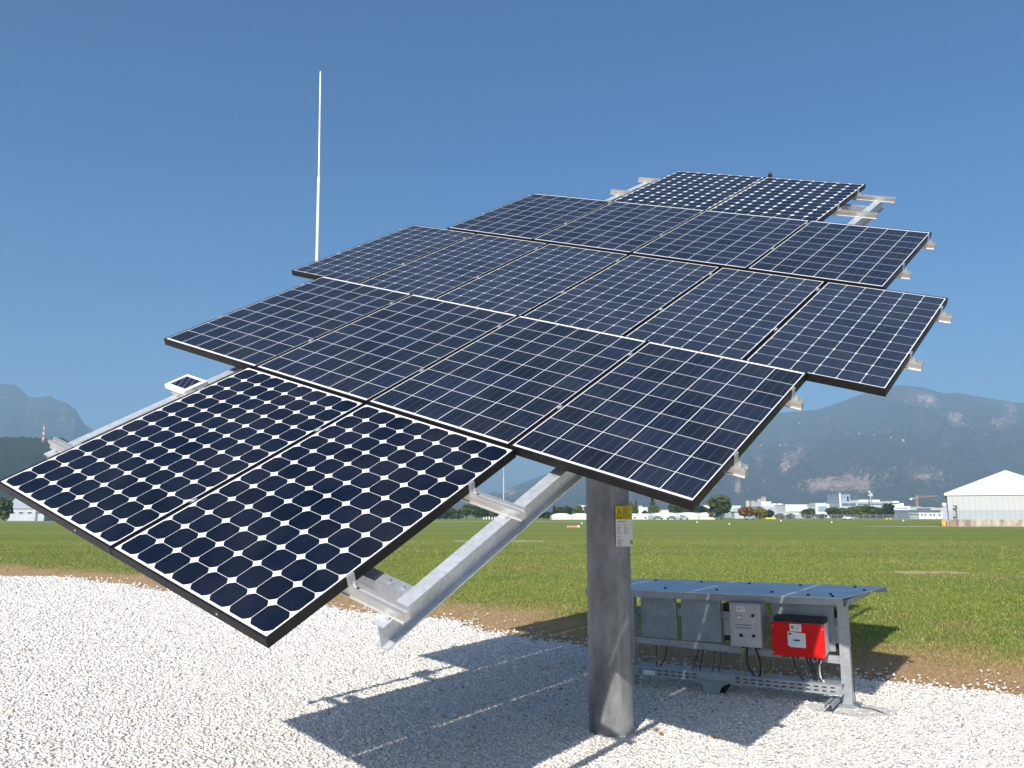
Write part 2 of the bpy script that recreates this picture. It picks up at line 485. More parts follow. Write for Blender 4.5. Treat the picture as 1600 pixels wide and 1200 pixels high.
mountain('wooded_hill', NTb, -440, 470, 420, 1000, 1500, 2000, 60, 5.2, MT['hill'], .10, 'dark green wooded hill standing below the far mountain', None, .9, .10)

# ------------------------------------------------------------------ solar tracker
A = Matrix(((0.80799306, 0.58559387, -0.0650156), (-0.51181521, 0.64293112, -0.56981116), (-0.29187737, 0.49367944, 0.81919974)))
O = Vector((-1.73695644, 3.6693198, 1.42860507))
ARR = Matrix.Translation(O) @ A.to_4x4()
PB = Vector((0.716, 6.27, 0))
TR = empty('solar_tracker', PB)
tag(TR, 'large tilted solar tracker of eighteen dark panels on one grey steel pole', 'solar tracker')
LOCAL = Matrix.Translation(-PB) @ ARR
def amb(): return MB(LOCAL)

def cell_mat(name, p, nu, nv, W, L, hu, hv, Rc, bus, ca, cb, busw=.0009, busc=(.20, .21, .24)):
    t = NT(name)
    tc = t.n('ShaderNodeTexCoord'); sp = t.n('ShaderNodeSeparateXYZ'); t.l(tc.outputs['Object'], sp.inputs[0])
    def ax(out, n, T):
        cu = t.math('DIVIDE', t.math('SUBTRACT', out, (T-n*p)/2), p)
        fr = t.math('SUBTRACT', t.math('FRACT', cu), .5)
        au = t.math('MULTIPLY', t.math('ABSOLUTE', fr), p)
        inside = t.math('MULTIPLY', t.math('GREATER_THAN', cu, 0.0), t.math('LESS_THAN', cu, float(n)))
        return cu, fr, au, inside
    cu, fu, au, iu = ax(sp.outputs[0], nu, W); cv, fv, av, iv = ax(sp.outputs[1], nv, L)
    m = t.math('MULTIPLY', t.math('MULTIPLY', iu, iv), t.math('MULTIPLY', t.math('LESS_THAN', au, hu), t.math('LESS_THAN', av, hv)))
    if Rc:
        rr = t.math('SQRT', t.math('ADD', t.math('MULTIPLY', au, au), t.math('MULTIPLY', av, av)))
        m = t.math('MULTIPLY', m, t.math('LESS_THAN', rr, Rc))
    cx = t.n('ShaderNodeCombineXYZ'); t.l(t.math('FLOOR', cu), cx.inputs[0]); t.l(t.math('FLOOR', cv), cx.inputs[1])
    oi = t.n('ShaderNodeObjectInfo'); t.l(t.math('MULTIPLY', oi.outputs['Random'], 37.0), cx.inputs[2])
    wnz = t.n('ShaderNodeTexWhiteNoise'); t.l(cx.outputs[0], wnz.inputs[0])
    cell = t.mix(wnz.outputs[0], ca, cb)
    if bus == 3:
        x = t.math('MULTIPLY', fu, 3.0)
        dd = t.math('MULTIPLY', t.math('ABSOLUTE', t.math('SUBTRACT', x, t.math('ROUND', x))), p/3)
        cell = t.mix(t.math('LESS_THAN', dd, busw), cell, busc)
    if bus == 2:
        x = t.math('SUBTRACT', t.math('ABSOLUTE', fu), .25)
        dd = t.math('MULTIPLY', t.math('ABSOLUTE', x), p)
        cell = t.mix(t.math('LESS_THAN', dd, busw), cell, busc)
    col = t.mix(m, (.80, .80, .79), cell)
    dirt = t.ramp(t.noise(2.2, 5, .6), .35, .8)
    col = t.mix(t.math('MULTIPLY', dirt, .035), col, (.45, .42, .38))
    t.set(col, .16, 0, .30 if name.startswith('mono_cells_r') else .5)
    rr_ = t.ramp(t.noise(7, 4), .2, .8)
    t.l(t.math('ADD', .13, t.math('MULTIPLY', rr_, .08)), t.b.inputs['Roughness'])
    return t.m
W = [1.024, .971, .7739, .971, 1.024]; L = [1.537, 1.4766, 1.5465, 1.4766, 1.537]
GU = [.0298, .0286, .0325, .0286, .0298]; N = [2, 4, 6, 4, 2]
ZW = [0, .0099, -.0025, .0086, -.0025]; UO = [0, .0062, .0062, .0094, .0091]
V0 = [0, 1.5617, 3.0696, 4.6475, 6.1564]
MT['cellA'] = cell_mat('mono_cells_rounded', .1263, 8, 12, 1.024, 1.537, .0622, .0622, .0726, 0, (.0018, .0040, .0115), (.0032, .0062, .0185))
MT['cellB'] = cell_mat('poly_cells_square', .1605, 6, 9, .971, 1.4766, .0785, .0788, 0, 3, (.0062, .0085, .015), (.011, .016, .033), .0008, (.085, .09, .11))
MT['cellC'] = cell_mat('mono_cells_small_corners', .1275, 6, 12, .7739, 1.5465, .0624, .0628, .0835, 2, (.015, .0205, .035), (.020, .0275, .049), .0005, (.06, .075, .11))
CM = ['cellA', 'cellB', 'cellC', 'cellB', 'cellA']
FT, FH = .011, .046
protos = {}
for r in range(5):
    tot = N[r]*W[r] + (N[r]-1)*GU[r]
    for k in range(N[r]):
        u0 = -tot/2 + k*(W[r]+GU[r]) + UO[r]
        mw = LOCAL @ Matrix.Translation((u0, V0[r], ZW[r]))
        key = CM[r]
        if key not in protos:
            m = MB()
            m.box(-FT, W[r]+FT, -FT, 0, -FH, 0); m.box(-FT, W[r]+FT, L[r], L[r]+FT, -FH, 0)
            m.box(-FT, 0, 0, L[r], -FH, 0); m.box(W[r], W[r]+FT, 0, L[r], -FH, 0)
            fo = m.build('solar_panel', MT['frame'], TR, bevel=.0012, mw=mw)
            m = MB(); m.box(0.0005, W[r]-.0005, 0.0005, L[r]-.0005, -.008, -.0022)
            gl = m.build('panel_glass', MT[key], fo)
            protos[key] = (fo, gl)
        else:
            fo = protos[key][0].copy(); COL.objects.link(fo); fo.parent = TR; fo.matrix_local = mw
            gl = protos[key][1].copy(); COL.objects.link(gl); gl.parent = fo
        if r == 0:
            m = MB(); m.tube([(.735, -FT-.0001, -.022), (.735, -FT-.002, -.022)], .0055, 10); m.build('screw', MT['alu'], fo)
        if r in (0, 4): fo['label'] = 'panel with large round-cornered black cells' 
        elif r in (1, 3): fo['label'] = 'panel with square dark cells and fine silver lines'
        else: fo['label'] = 'panel with narrow width and small white diamonds'

# rails (two under every row), clamps
RV = [(.41, 1.19), (2.02, 2.81), (3.60, 4.43), (5.20, 6.02), (6.78, 7.43)]
RU = [(-1.36, 1.345), (-2.07, 2.06), (-2.50, 2.49), (-2.07, 2.065), (-1.40, 1.42)]
rp_ = [(-.024, -.098), (.024, -.098), (.024, -.092), (.018, -.090), (.018, -.066), (.022, -.064), (.022, -.0465), (.007, -.0465), (.007, -.058), (-.007, -.058), (-.007, -.0465), (-.022, -.0465), (-.022, -.064), (-.018, -.066), (-.018, -.090), (-.024, -.092)]
for r in range(5):
    tot = N[r]*W[r] + (N[r]-1)*GU[r]
    for v in RV[r]:
        m = amb(); m.prism([(v+a_, b_) for a_, b_ in rp_], RU[r][0], RU[r][1], 'x')
        m.build('rail', MT['alu'], TR)
        # end clamps, one at either end of the row
        for sgn in (-1, 1):
            e = UO[r] + sgn*(tot/2 + FT)
            m = amb(); T = Matrix.Translation((e, v, 0)) @ Matrix.Scale(sgn, 4, (1, 0, 0))
            m.box(.0008, .005, -.020, .020, -.046, ZW[r]+.0035, T)
            m.box(-.010, .0008, -.020, .020, ZW[r]+.0006, ZW[r]+.0035, T)
            m.box(.005, .034, -.020, .020, -.0462, -.0415, T)
            m.tube([(e+sgn*.02, v, -.0415), (e+sgn*.02, v, -.024)], .007, 6)
            m.build('end_clamp', MT['alu'], TR)
        for k in range(N[r]-1):
            uc = -tot/2 + (k+1)*W[r] + k*GU[r] + GU[r]/2 + UO[r]
            m = amb(); m.box(uc-.0035, uc+.0035, v-.02, v+.02, -.046, ZW[r]+.0006)
            m.box(uc-.011, uc+.011, v-.014, v+.014, ZW[r]+.0006, ZW[r]+.003)
            m.tube([(uc, v, ZW[r]+.003), (uc, v, ZW[r]+.011)], .0075, 6)
            m.build('mid_clamp', MT['alu'], TR)
# I-beams along the slope, cross bars
def ibeam(u, v0, v1, wt, hgt=.12, fw=.064, tf=.0063, tw=.0046):
    a = [(u-fw/2, wt), (u-fw/2, wt-tf), (u-tw/2, wt-tf), (u-tw/2, wt-hgt+tf), (u-fw/2, wt-hgt+tf), (u-fw/2, wt-hgt),
         (u+fw/2, wt-hgt), (u+fw/2, wt-hgt+tf), (u+tw/2, wt-hgt+tf), (u+tw/2, wt-tf), (u+fw/2, wt-tf), (u+fw/2, wt)]
    m = amb(); m.prism(a, v0, v1, 'y'); return m
for u in (-1.298, 1.258):
    m = ibeam(u, .335, 7.62, -.0985)
    for rv in RV:
        for v in rv:
            for dv in (-.034, .034):
                m.tube([(u+.016, v+dv, -.0985), (u+.016, v+dv, -.086)], .008, 6)
    m.build('main_beam', MT['galv_pale'], TR)
for v in (.56, 7.24):
    m = amb(); m.box(-1.225, 1.225, v-.03, v+.03, -.185, -.112)
    for u in (1.10, 1.18): m.tube([(u, v, -.112), (u, v, -.102)], .010, 6)
    m.build('cross_bar', MT['galv'], TR)
# where the pole axis meets the frame
Ai = A.transposed()
def to_arr(p): return Ai @ (Vector(p) - O)
nrm = A @ Vector((0, 0, 1))
zp = O.z - ((PB.x-O.x)*nrm.x + (PB.y-O.y)*nrm.y)/nrm.z
ztop = zp - .78
qa = to_arr((PB.x, PB.y, zp))
m = amb(); m.box(-1.29, 1.29, qa.y-.38, qa.y-.26, -.34, -.22); m.box(-1.29, 1.29, qa.y+.26, qa.y+.38, -.34, -.22)
m.build('torque_beam', MT['galv'], TR)
m = MB(Matrix.Translation((0, 0, 0)))
m.tube([(0, 0, ztop), (0, 0, ztop+.03)], .25, 24); m.tube([(0, 0, ztop+.03), (0, 0, ztop+.16)], .21, 24)
m.box(-.20, -.15, -.16, .16, ztop+.16, ztop+.46); m.box(.15, .20, -.16, .16, ztop+.16, ztop+.46)
m.tube([(-.30, 0, ztop+.36), (.30, 0, ztop+.36)], .045, 16)
m.build('slew_drive', MT['galv'], TR, smooth=40)
m = amb()
qd = to_arr((PB.x, PB.y, ztop+.36))
m.box(qd.x-.29, qd.x-.22, qa.y-.40, qa.y+.40, -.46, -.341); m.box(qd.x+.22, qd.x+.29, qa.y-.40, qa.y+.40, -.46, -.341)
m.build('pivot_bracket', MT['galv'], TR)

def pole_mat():
    t = NT('weathered_steel_pole')
    n1 = t.ramp(t.noise(1, 6, .62, stretch=(5.0, 5.0, 2.6)), .36, .64)
    n2 = t.ramp(t.noise(26, 4, .6), .3, .7)
    n3 = t.ramp(t.noise(1, 5, .6, stretch=(9, 9, .9)), .55, .75)
    cc = t.mix(n1, (.135, .138, .141), (.33, .332, .332))
    cc = t.mix(t.math('MULTIPLY', n3, .4), cc, (.50, .50, .49))
    cc = t.mix(t.math('MULTIPLY', n2, .16), cc, (.15, .15, .152))
    t.set(cc, .42, .35, .4)
    t.l(t.math('ADD', .30, t.math('MULTIPLY', n1, .25)), t.b.inputs['Roughness'])
    return t.m
MT['pole'] = pole_mat()
m = MB(); m.tube([(0, 0, -.2), (0, 0, .6), (0, 0, 1.4), (0, 0, ztop)], .161, 48)
m.build('pole', MT['pole'], TR, smooth=40)
# small sensor panel clamped to the far beam, and wind sensor on the top edge
def small_cell():
    t = NT('sensor_cell')
    tc = t.n('ShaderNodeTexCoord'); sp = t.n('ShaderNodeSeparateXYZ'); t.l(tc.outputs['Object'], sp.inputs[0])
    f = t.math('FRACT', t.math('MULTIPLY', sp.outputs[0], 26.0))
    t.set(t.mix(t.math('LESS_THAN', f, .1), (.012, .014, .035), (.16, .16, .19)), .15)
    return t.m
MT['smallcell'] = small_cell()
m = amb(); m.box(-1.415, -1.20, 1.165, 1.335, -.075, -.045)
s_ = m.build('sensor_panel', MT['sticker'], TR, bevel=.002)
m = amb(); m.box(-1.385, -1.23, 1.19, 1.31, -.045, -.0435)
m.build('sensor_cell', MT['smallcell'], s_)
m = amb(); m.box(-1.29, -1.226, 1.23, 1.27, -.0985, -.075); m.build('sensor_bracket', MT['alu'], s_)
m = amb(); m.tube([(.05, 7.715, -.05), (.05, 7.715, .03)], .022, 10); m.tube([(.05, 7.715, .03), (.05, 7.715, .052)], .022, 10, .006)
m.build('light_sensor', MT['black'], TR, smooth=50)
m = MB()

# ------------------------------------------------------------------ lettering helper
def text_mesh(s, size):
    cu = bpy.data.curves.new('t', 'FONT'); cu.body = s; cu.size = size; cu.resolution_u = 3
    ob = bpy.data.objects.new('t', cu); COL.objects.link(ob)
    dg = bpy.context.evaluated_depsgraph_get(); dg.update()
    me = ob.evaluated_get(dg).to_mesh()
    v = [tuple(x.co) for x in me.vertices]; f = [tuple(p.vertices) for p in me.polygons]
    ob.evaluated_get(dg).to_mesh_clear()
    bpy.data.objects.remove(ob); bpy.data.curves.remove(cu)
    return v, f
def put_text(m, s, x, z, y, size, sx=1.0):
    v, f = text_mesh(s, size)
    m.add([(x + a*sx, y, z + b) for a, b, _ in v], f)
def bars(m, x, z, y, widths, dz, h, rnd=.2):
    for i, wd in enumerate(widths):
        xx = x
        while xx < x + wd - .002:
            l_ = min(random.uniform(.006, .016), x+wd-xx)
            m.box(xx, xx+l_*.85, y-.0004, y, z-i*dz-h, z-i*dz); xx += l_

# ------------------------------------------------------------------ sign on the pole
sx0, sy0, sz0 = .752, 6.098, 1.341
SG = empty('pole_sign', (sx0, sy0, sz0), R(4))
SG.scale = (.974, .974, .974)
tag(SG, 'small yellow and white notice plate fixed to the grey tracker pole', 'sign')
m = MB(); m.box(0, .126, 0, .004, 0, .297); m.build('plate', MT['sticker'], SG, bevel=.0008)
m = MB(); m.box(.02, .10, .004, .03, .05, .25); m.build('bracket', MT['galv'], SG)
m = MB(); m.box(.0005, .1255, -.0012, -.0002, .197, .2965); m.build('yellow_field', MT['yellow'], SG)
m = MB()
tA, tB, tC = (.008, .215), (.048, .215), (.028, .282)
for p, q_ in ((tA, tB), (tB, tC), (tC, tA)):
    dx, dz = q_[0]-p[0], q_[1]-p[1]; l_ = math.hypot(dx, dz); nx, nz = -dz/l_*.0017, dx/l_*.0017
    m.add([(p[0]+nx, -.0018, p[1]+nz), (q_[0]+nx, -.0018, q_[1]+nz), (q_[0]-nx, -.0018, q_[1]-nz), (p[0]-nx, -.0018, p[1]-nz)], [(0, 1, 2, 3)])
m.add([(.030, -.0018, .266), (.023, -.0018, .243), (.029, -.0018, .245), (.026, -.0018, .222), (.034, -.0018, .250), (.028, -.0018, .248)], [(0, 1, 2, 3, 4, 5)])
bars(m, .008, .211, -.0018, [.038], .01, .006)
bars(m, .056, .289, -.0018, [.036, .060, .045, .036, .052, .062, .044], .0125, .0048)
m.build('warning_print', MT['ink'], SG)
for tx, x_, z_, h_, k_ in (('TRACKER 1', .014, .176, .0165, .86), ('WR1', .009, .151, .0115, 1), ('WR2', .062, .151, .0115, 1), ('WR3', .011, .066, .0115, 1)):
    m = MB(); put_text(m, tx, x_, z_, -.0006, h_, k_); m.build('lettering', MT['ink'], SG)
for x_, z_, ws in ((.009, .140, [.030, .026, .022, .030, .032]), (.062, .140, [.020, .046, .022, .030, .032]), (.011, .055, [.024, .042, .026, .030, .032])):
    m = MB(); bars(m, x_, z_, -.0006, ws, .011, .0042); m.build('small_print', MT['greyink'], SG)
m = MB(); m.box(.108, .124, -.0016, -.0004, .016, .044); m.build('emblem', MT['olive'], SG)

# ------------------------------------------------------------------ equipment rack (local x right along the front, y back)
RK_LOC = (2.7256, 7.0201, 0); RK_RZ = R(-31)
RK = empty('equipment_rack', RK_LOC, RK_RZ)
tag(RK, 'low galvanised steel rack with a flat sheet roof behind the pole', 'rack')
ZR = .889
def roof_pt(a, b): return (a + .17*b/1.45 if a > -.5 else a, b, ZR - .02*(-a/2.35) )
m = MB()
P4 = [(-2.35, -.005), (0.0, -.005), (.165, 1.45), (-2.38, 1.45)]
zt = [ZR-.02, ZR, ZR, ZR-.02]
vs = [(x, y, z) for (x, y), z in zip(P4, zt)] + [(x, y, z-.004) for (x, y), z in zip(P4, zt)]
m.add(vs, [(0, 1, 2, 3), (7, 6, 5, 4), (0, 4, 5, 1), (1, 5, 6, 2), (2, 6, 7, 3), (3, 7, 4, 0)])
MT['roofsheet'] = galv('roof_sheet', (.74, .74, .73), .45, .1, 9)
rf = m.build('roof', MT['roofsheet'], RK)
m = MB()
def fasc(p, q_, zp_, zq, hh, off):
    (x0, y0), (x1, y1) = p, q_
    dx, dy = x1-x0, y1-y0; l_ = math.hypot(dx, dy); nx, ny = -dy/l_*off, dx/l_*off
    m.add([(x0, y0, zp_-.005), (x1, y1, zq-.005), (x1, y1, zq-hh), (x0, y0, zp_-hh), (x0+nx, y0+ny, zp_-.005), (x1+nx, y1+ny, zq-.005), (x1+nx, y1+ny, zq-hh), (x0+nx, y0+ny, zp_-hh)],
          [(0, 1, 2, 3), (7, 6, 5, 4), (0, 4, 5, 1), (1, 5, 6, 2), (2, 6, 7, 3), (3, 7, 4, 0)])
fasc(P4[0], P4[1], zt[0], zt[1], .062, .003)
m.build('fascia', MT['galv_rack'], rf)
m = MB(); fasc((.16, 1.40), P4[3], zt[2], zt[3], .05, -.003); m.build('fascia', MT['galv_rack'], rf)
for y in (.30, 1.18):
    for i in range(5):
        x = -2.15 + i*.50 + (.06 if y > 1 else 0)
        m = MB(); m.tube([(x, y, ZR-.02*(-x/2.35)), (x, y, ZR-.02*(-x/2.35)+.012)], .014, 8); m.build('bolt', MT['black'], rf)
for x in (.04, -.30, -.10):
    y = {.04: .85, -.30: .12, -.10: .10}[x]
    m = MB(); m.tube([(x, y, ZR-.001), (x, y, ZR+.011)], .014, 8); m.build('bolt', MT['black'], rf)
# rafters under the sheet
for x in (-1.86, -.02):
    m = MB(); m.box(x-.03, x+.03, .10, 1.40, ZR-.075, ZR-.027); m.build('rafter', MT['galv_rack'], RK)
for i, x in enumerate((-1.93, -.052)):
    m = MB()
    # C-section upright, open to the back
    m.box(x, x+.078, .0, .006, .014, ZR-.063); m.box(x, x+.006, .006, .07, .014, ZR-.03); m.box(x+.072, x+.078, .006, .07, .014, ZR-.03)
    m.box(x-.05, x+.13, -.05, .13, .002 if i == 0 else .044, .014 if i == 0 else .054)
    m.build('post', MT['galv_rack'], RK)
m = MB()
m.add([(-1.85, .006, .452), (-.05, .006, .424), (-.05, .006, .364), (-1.85, .006, .398), (-1.85, .05, .452), (-.05, .05, .424), (-.05, .05, .364), (-1.85, .05, .398)],
      [(0, 1, 2, 3), (7, 6, 5, 4), (0, 4, 5, 1), (1, 5, 6, 2), (2, 6, 7, 3), (3, 7, 4, 0)])
m.build('cross_rail', MT['galv_rack'], RK)
m = MB(); m.box(-1.85, -.05, .072, .10, .66, .72); m.build('cross_rail', MT['galv_rack'], RK)
# cable tray with slots
m = MB()
x0, x1, yf, yb, zb, zt_ = -1.88, -.03, -.10, -.004, .135, .212
zs = [zb, .154, .165, .184, .195, zt_]
slots = []; xx = x0 + .03
while xx < x1 - .05:
    if not (-1.27 < xx < -.95): slots.append((xx, xx+.036))
    xx += .064
for zi in range(5):
    z0_, z1_ = zs[zi], zs[zi+1]
    if zi in (1, 3):
        cur = x0
        for a_, b_ in slots:
            m.box(cur, a_, yf, yf+.002, z0_, z1_); cur = b_
        m.box(cur, x1, yf, yf+.002, z0_, z1_)
    else: m.box(x0, x1, yf, yf+.002, z0_, z1_)
m.box(x0, x1, yf+.002, yb, zb, zb+.002); m.box(x0, x1, yb-.002, yb, zb+.002, zt_)
m.box(x0, x1, yf-.004, yb+.10, zt_, zt_+.004)
m.build('cable_tray', MT['galv_rack'], RK)
m = MB(); m.box(-1.73, -1.62, yf-.003, yf-.0005, .145, .185); m.build('label_plate', MT['sticker'], RK)
# tray foot with two flared arches
m = MB()
def arc(cx, sgn, n=8): return [(cx + sgn*.10*math.cos(a), .02 + .10*math.sin(a)) for a in np.linspace(0, math.pi/2, n)]
prof_ = [(-1.24, .15), (-1.24, .13)] 
left = [(-1.235 + .085*math.sin(a), .015 + .115*math.cos(a)) for a in np.linspace(0, math.pi/2, 8)]
right = [(-.955 - .085*math.sin(a), .015 + .115*math.cos(a)) for a in np.linspace(math.pi/2, 0, 8)]
m.prism([(-1.235, .152)] + left + right + [(-.955, .152)], -.115, -.104, 'y')
m.build('tray_foot', MT['galv_dull'], RK)
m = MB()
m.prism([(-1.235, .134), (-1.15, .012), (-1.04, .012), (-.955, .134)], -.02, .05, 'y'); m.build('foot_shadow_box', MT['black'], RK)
# short perforated strut at the right foot
m = MB()
m.box(-.125, -.065, -.36, -.005, .108, .111); m.box(-.125, -.122, -.36, -.005, .078, .108); m.box(-.068, -.065, -.36, -.005, .078, .108)
m.build('strut_channel', MT['galv_rack'], RK)
for i in range(5):
    m = MB(); m.box(-.105, -.085, -.34+i*.062, -.305+i*.062, .1112, .112); m.build('strut_slot', MT['black'], RK)
# blank sheet panels
for (xa, xb) in ((-1.805, -1.46), (-1.41, -1.045), (-.60, -.09)):
    m = MB(); m.box(xa, xb, .052, .055, .452, .862); m.box(xa, xa+.003, .055, .071, .452, .862); m.box(xb-.003, xb, .055, .071, .452, .862)
    p_ = m.build('sheet_panel', MT['galv_dull'], RK)
m = MB(); m.tube([(-1.20 + .085*math.cos(a), .0515, .70+.085*math.sin(a)) for a in np.linspace(0, 2*math.pi, 25)], .0016, 4); m.build('pressed_ring', MT['galv'], p_)

def rk_thing(name, x, y, z, label, cat):
    a_ = RK_RZ; X = RK_LOC[0] + x*math.cos(a_) - y*math.sin(a_); Y = RK_LOC[1] + x*math.sin(a_) + y*math.cos(a_)
    return tag(empty(name, (X, Y, z), a_), label, cat)
# distribution box
EB = rk_thing('electrical_enclosure', -.905, -.16, .46, 'grey plastic enclosure with a clear lid hanging beside the red inverter', 'electrical box')
m = MB(); m.box(0, .268, .012, .205, 0, .365); eb = m.build('case', MT['plastic'], EB, bevel=.006)
m = MB(); m.box(.004, .264, -.006, .0115, .004, .361); m.box(.016, .222, -.012, -.0062, .016, .349); lid = m.build('lid', MT['lid'], EB, bevel=.003)
m = MB(); m.box(.066, .140, -.0135, -.0122, .290, .335); stk = m.build('sticker', MT['sticker'], lid)
m = MB(); m.box(.074, .092, -.0145, -.0136, .308, .328); m.build('emblem', MT['olive'], stk)
m = MB(); bars(m, .098, .328, -.0136, [.034, .03, .034], .009, .003); m.build('small_print', MT['greyink'], stk)
m = MB(); m.box(.068, .114, -.0138, -.0123, .226, .262); b_ = m.build('breaker', MT['redink'], lid)
m = MB(); [m.box(.072+i*.013, .082+i*.013, -.0150, -.0139, .231, .257) for i in range(3)]; m.build('breaker_switch', MT['sticker'], b_)
m = MB(); m.box(.050, .190, -.0130, -.0122, .155, .165); m.build('terminal_strip', MT['greyink'], lid)
m = MB(); m.box(.050, .190, -.0130, -.0122, .180, .190); m.build('terminal_strip', MT['greyink'], lid)
m = MB(); m.tube([(.100, -.0122, .098), (.100, -.024, .098)], .014, 14); m.box(.097, .103, -.030, -.0242, .086, .110); m.build('rotary_switch', MT['black'], lid)
for z_ in (.10, .265):
    m = MB(); m.tube([(.206, -.0122, z_), (.206, -.028, z_)], .013, 14); m.build('lid_latch', MT['black'], lid)
for x_ in (.08, .11, .19, .22):
    m = MB(); m.tube([(x_, .10, 0), (x_, .10, -.022)], .011, 10); m.build('cable_gland', MT['black'], EB)
# red inverter
IV = rk_thing('inverter', -.548, -.18, .428, 'bright red inverter with a small white display hung under the rack roof', 'inverter')
m = MB(); m.prism([(.012, .0), (.18, .03), (.20, .05), (.20, .262), (.012, .262)], .004, .417, 'x'); m.build('case', MT['silver'], IV, bevel=.003)
m = MB(); m.box(0, .421, -.002, .0112, -.006, .262); fc = m.build('front_cover', MT['red'], IV, bevel=.004)
m = MB(); m.box(.018, .414, .03, .19, .2625, .306)
for i in range(22): m.box(.02+i*.018, .024+i*.018, .024, .03, .266, .304)
m.build('heat_sink', MT['black'], IV)
m = MB(); m.prism([(.130, .078), (.145, .078), (.145, .068), (.272, .068), (.272, .182), (.130, .190)], -.0045, -.0022, 'y'); dp = m.build('display_panel', MT['display'], fc)
m = MB(); m.box(.176, .228, -.0058, -.0046, .118, .130); m.build('display_screen', MT['ink'], dp)
m = MB(); m.box(.138, .160, -.0058, -.0046, .165, .180); m.build('logo', MT['ink'], dp)
m = MB(); m.box(.150, .242, -.0042, -.0022, .194, .252); stk = m.build('sticker', MT['sticker'], fc)
m = MB(); m.box(.160, .184, -.0054, -.0043, .212, .240); m.build('emblem', MT['olive'], stk)
m = MB(); bars(m, .192, .242, -.0043, [.042, .036, .042, .03], .010, .003); m.build('small_print', MT['greyink'], stk)
for x_, z_ in ((.408, .225), (.408, .018), (.012, .232), (.012, .018)):
    m = MB(); m.tube([(x_, -.0022, z_), (x_, -.006, z_)], .0045, 8); m.build('screw', MT['alu'], fc)
for x_ in (.07, .10, .14, .18, .25, .28, .32, .37):
    m = MB(); m.tube([(x_, .09, 0), (x_, .09, -.03)], .012, 10); m.build('cable_gland', MT['black'], IV)
# smaller inverter ends seen at the sides: grey boxes with black ends behind the sheets
for xx_, lb in ((-1.04, 'pale box with black ends half hidden behind the grey enclosure'), (-.205, 'pale box with black ends behind the right rack post')):
    bxo = rk_thing('back_unit', xx_, .105, .47, lb, 'electrical box')
    m = MB(); m.box(0, .14, 0, .14, .04, .24); m.build('case', MT['sticker'], bxo, bevel=.004)
    m = MB(); m.box(.002, .138, .002, .138, .2402, .31); m.build('end_cap', MT['black'], bxo)
    m = MB(); m.box(.002, .138, .002, .138, 0, .0398); m.build('end_cap', MT['black'], bxo)
# cables
def rkp(x, y, z):
    a_ = RK_RZ
    return Vector((RK_LOC[0] + x*math.cos(a_) - y*math.sin(a_), RK_LOC[1] + x*math.sin(a_) + y*math.cos(a_), z))
def cable(x0, y0, z0, x1, y1, z1, sag, mat, label, r=.006):
    p0, p1 = rkp(x0, y0, z0), rkp(x1, y1, z1); mid = (p0+p1)/2 + rkp(sag, 0, 0) - rkp(0, 0, 0); mid.z -= .03
    pts = [((1-t)**2)*p0 + 2*t*(1-t)*mid + t*t*p1 for t in np.linspace(0, 1, 9)]
    m = MB(Matrix.Translation(-p0)); m.tube(pts, r, 6)
    o = m.build('cable', mat, smooth=60); o.location = p0
    tag(o, label, 'cable', 'cables hanging under the rack'); return o
cl = [(-.80, -.06, .44, -.82, -.05, .216, -.09, 'ygcable', 'yellow-green earth cable looping left below the grey enclosure', .005),
      (-.79, -.06, .44, -.74, -.05, .216, -.06, 'cable', 'thick black cable under the left half of the grey enclosure', .009),
      (-.72, -.06, .44, -.70, -.05, .216, .05, 'cable', 'thick black cable under the middle of the grey enclosure', .009),
      (-.70, -.06, .44, -.64, -.05, .216, -.07, 'ygcable', 'yellow-green earth cable bulging below the middle of the enclosure', .005),
      (-.62, .02, .40, -.66, -.05, .216, .10, 'ygcable', 'yellow-green earth cable hooking back between enclosure and inverter', .005),
      (-.40, -.09, .40, -.34, -.03, .216, -.03, 'cable', 'black cable below the left part of the red inverter', .006),
      (-.30, -.09, .40, -.26, -.03, .216, .03, 'cable', 'black cable below the display of the red inverter', .006),
      (-.27, -.09, .40, -.24, -.03, .216, .02, 'cable', 'black cable right of the display under the inverter', .008),
      (-.20, -.09, .40, -.20, -.03, .216, .03, 'cable', 'black cable beside the white one under the inverter', .008),
      (-.18, -.09, .40, -.18, -.03, .216, -.05, 'whitecable', 'curved white cable below the right end of the red inverter', .008),
      (-1.66, .03, .42, -1.64, -.02, .216, .02, 'cable', 'leftmost thin black cable below the first sheet panel', .005),
      (-1.60, .03, .42, -1.62, -.02, .216, -.05, 'ygcable', 'earth cable below the first sheet panel beside the pole', .005),
      (-1.56, .03, .42, -1.60, -.02, .216, .05, 'cable', 'bowed black cable right of the earth cable near the pole', .006),
      (-1.24, .03, .42, -1.30, -.02, .216, .0, 'cable', 'slanted black cable below the left edge of the ringed sheet', .006),
      (-1.20, .03, .42, -1.23, -.02, .216, .0, 'cable', 'straight black cable below the ring of the second sheet', .006),
      (-1.10, .03, .42, -1.12, -.02, .216, .01, 'cable', 'thin black cable below the right part of the ringed sheet', .004),
      (-1.05, .03, .42, -1.06, -.02, .216, .01, 'cable', 'thin black cable just left of the grey enclosure', .004)]
for x0, y0, z0, x1, y1, z1, sg_, mt, lb, r_ in cl: cable(x0, y0, z0, x1, y1, z1, sg_, MT[mt], lb, r_)
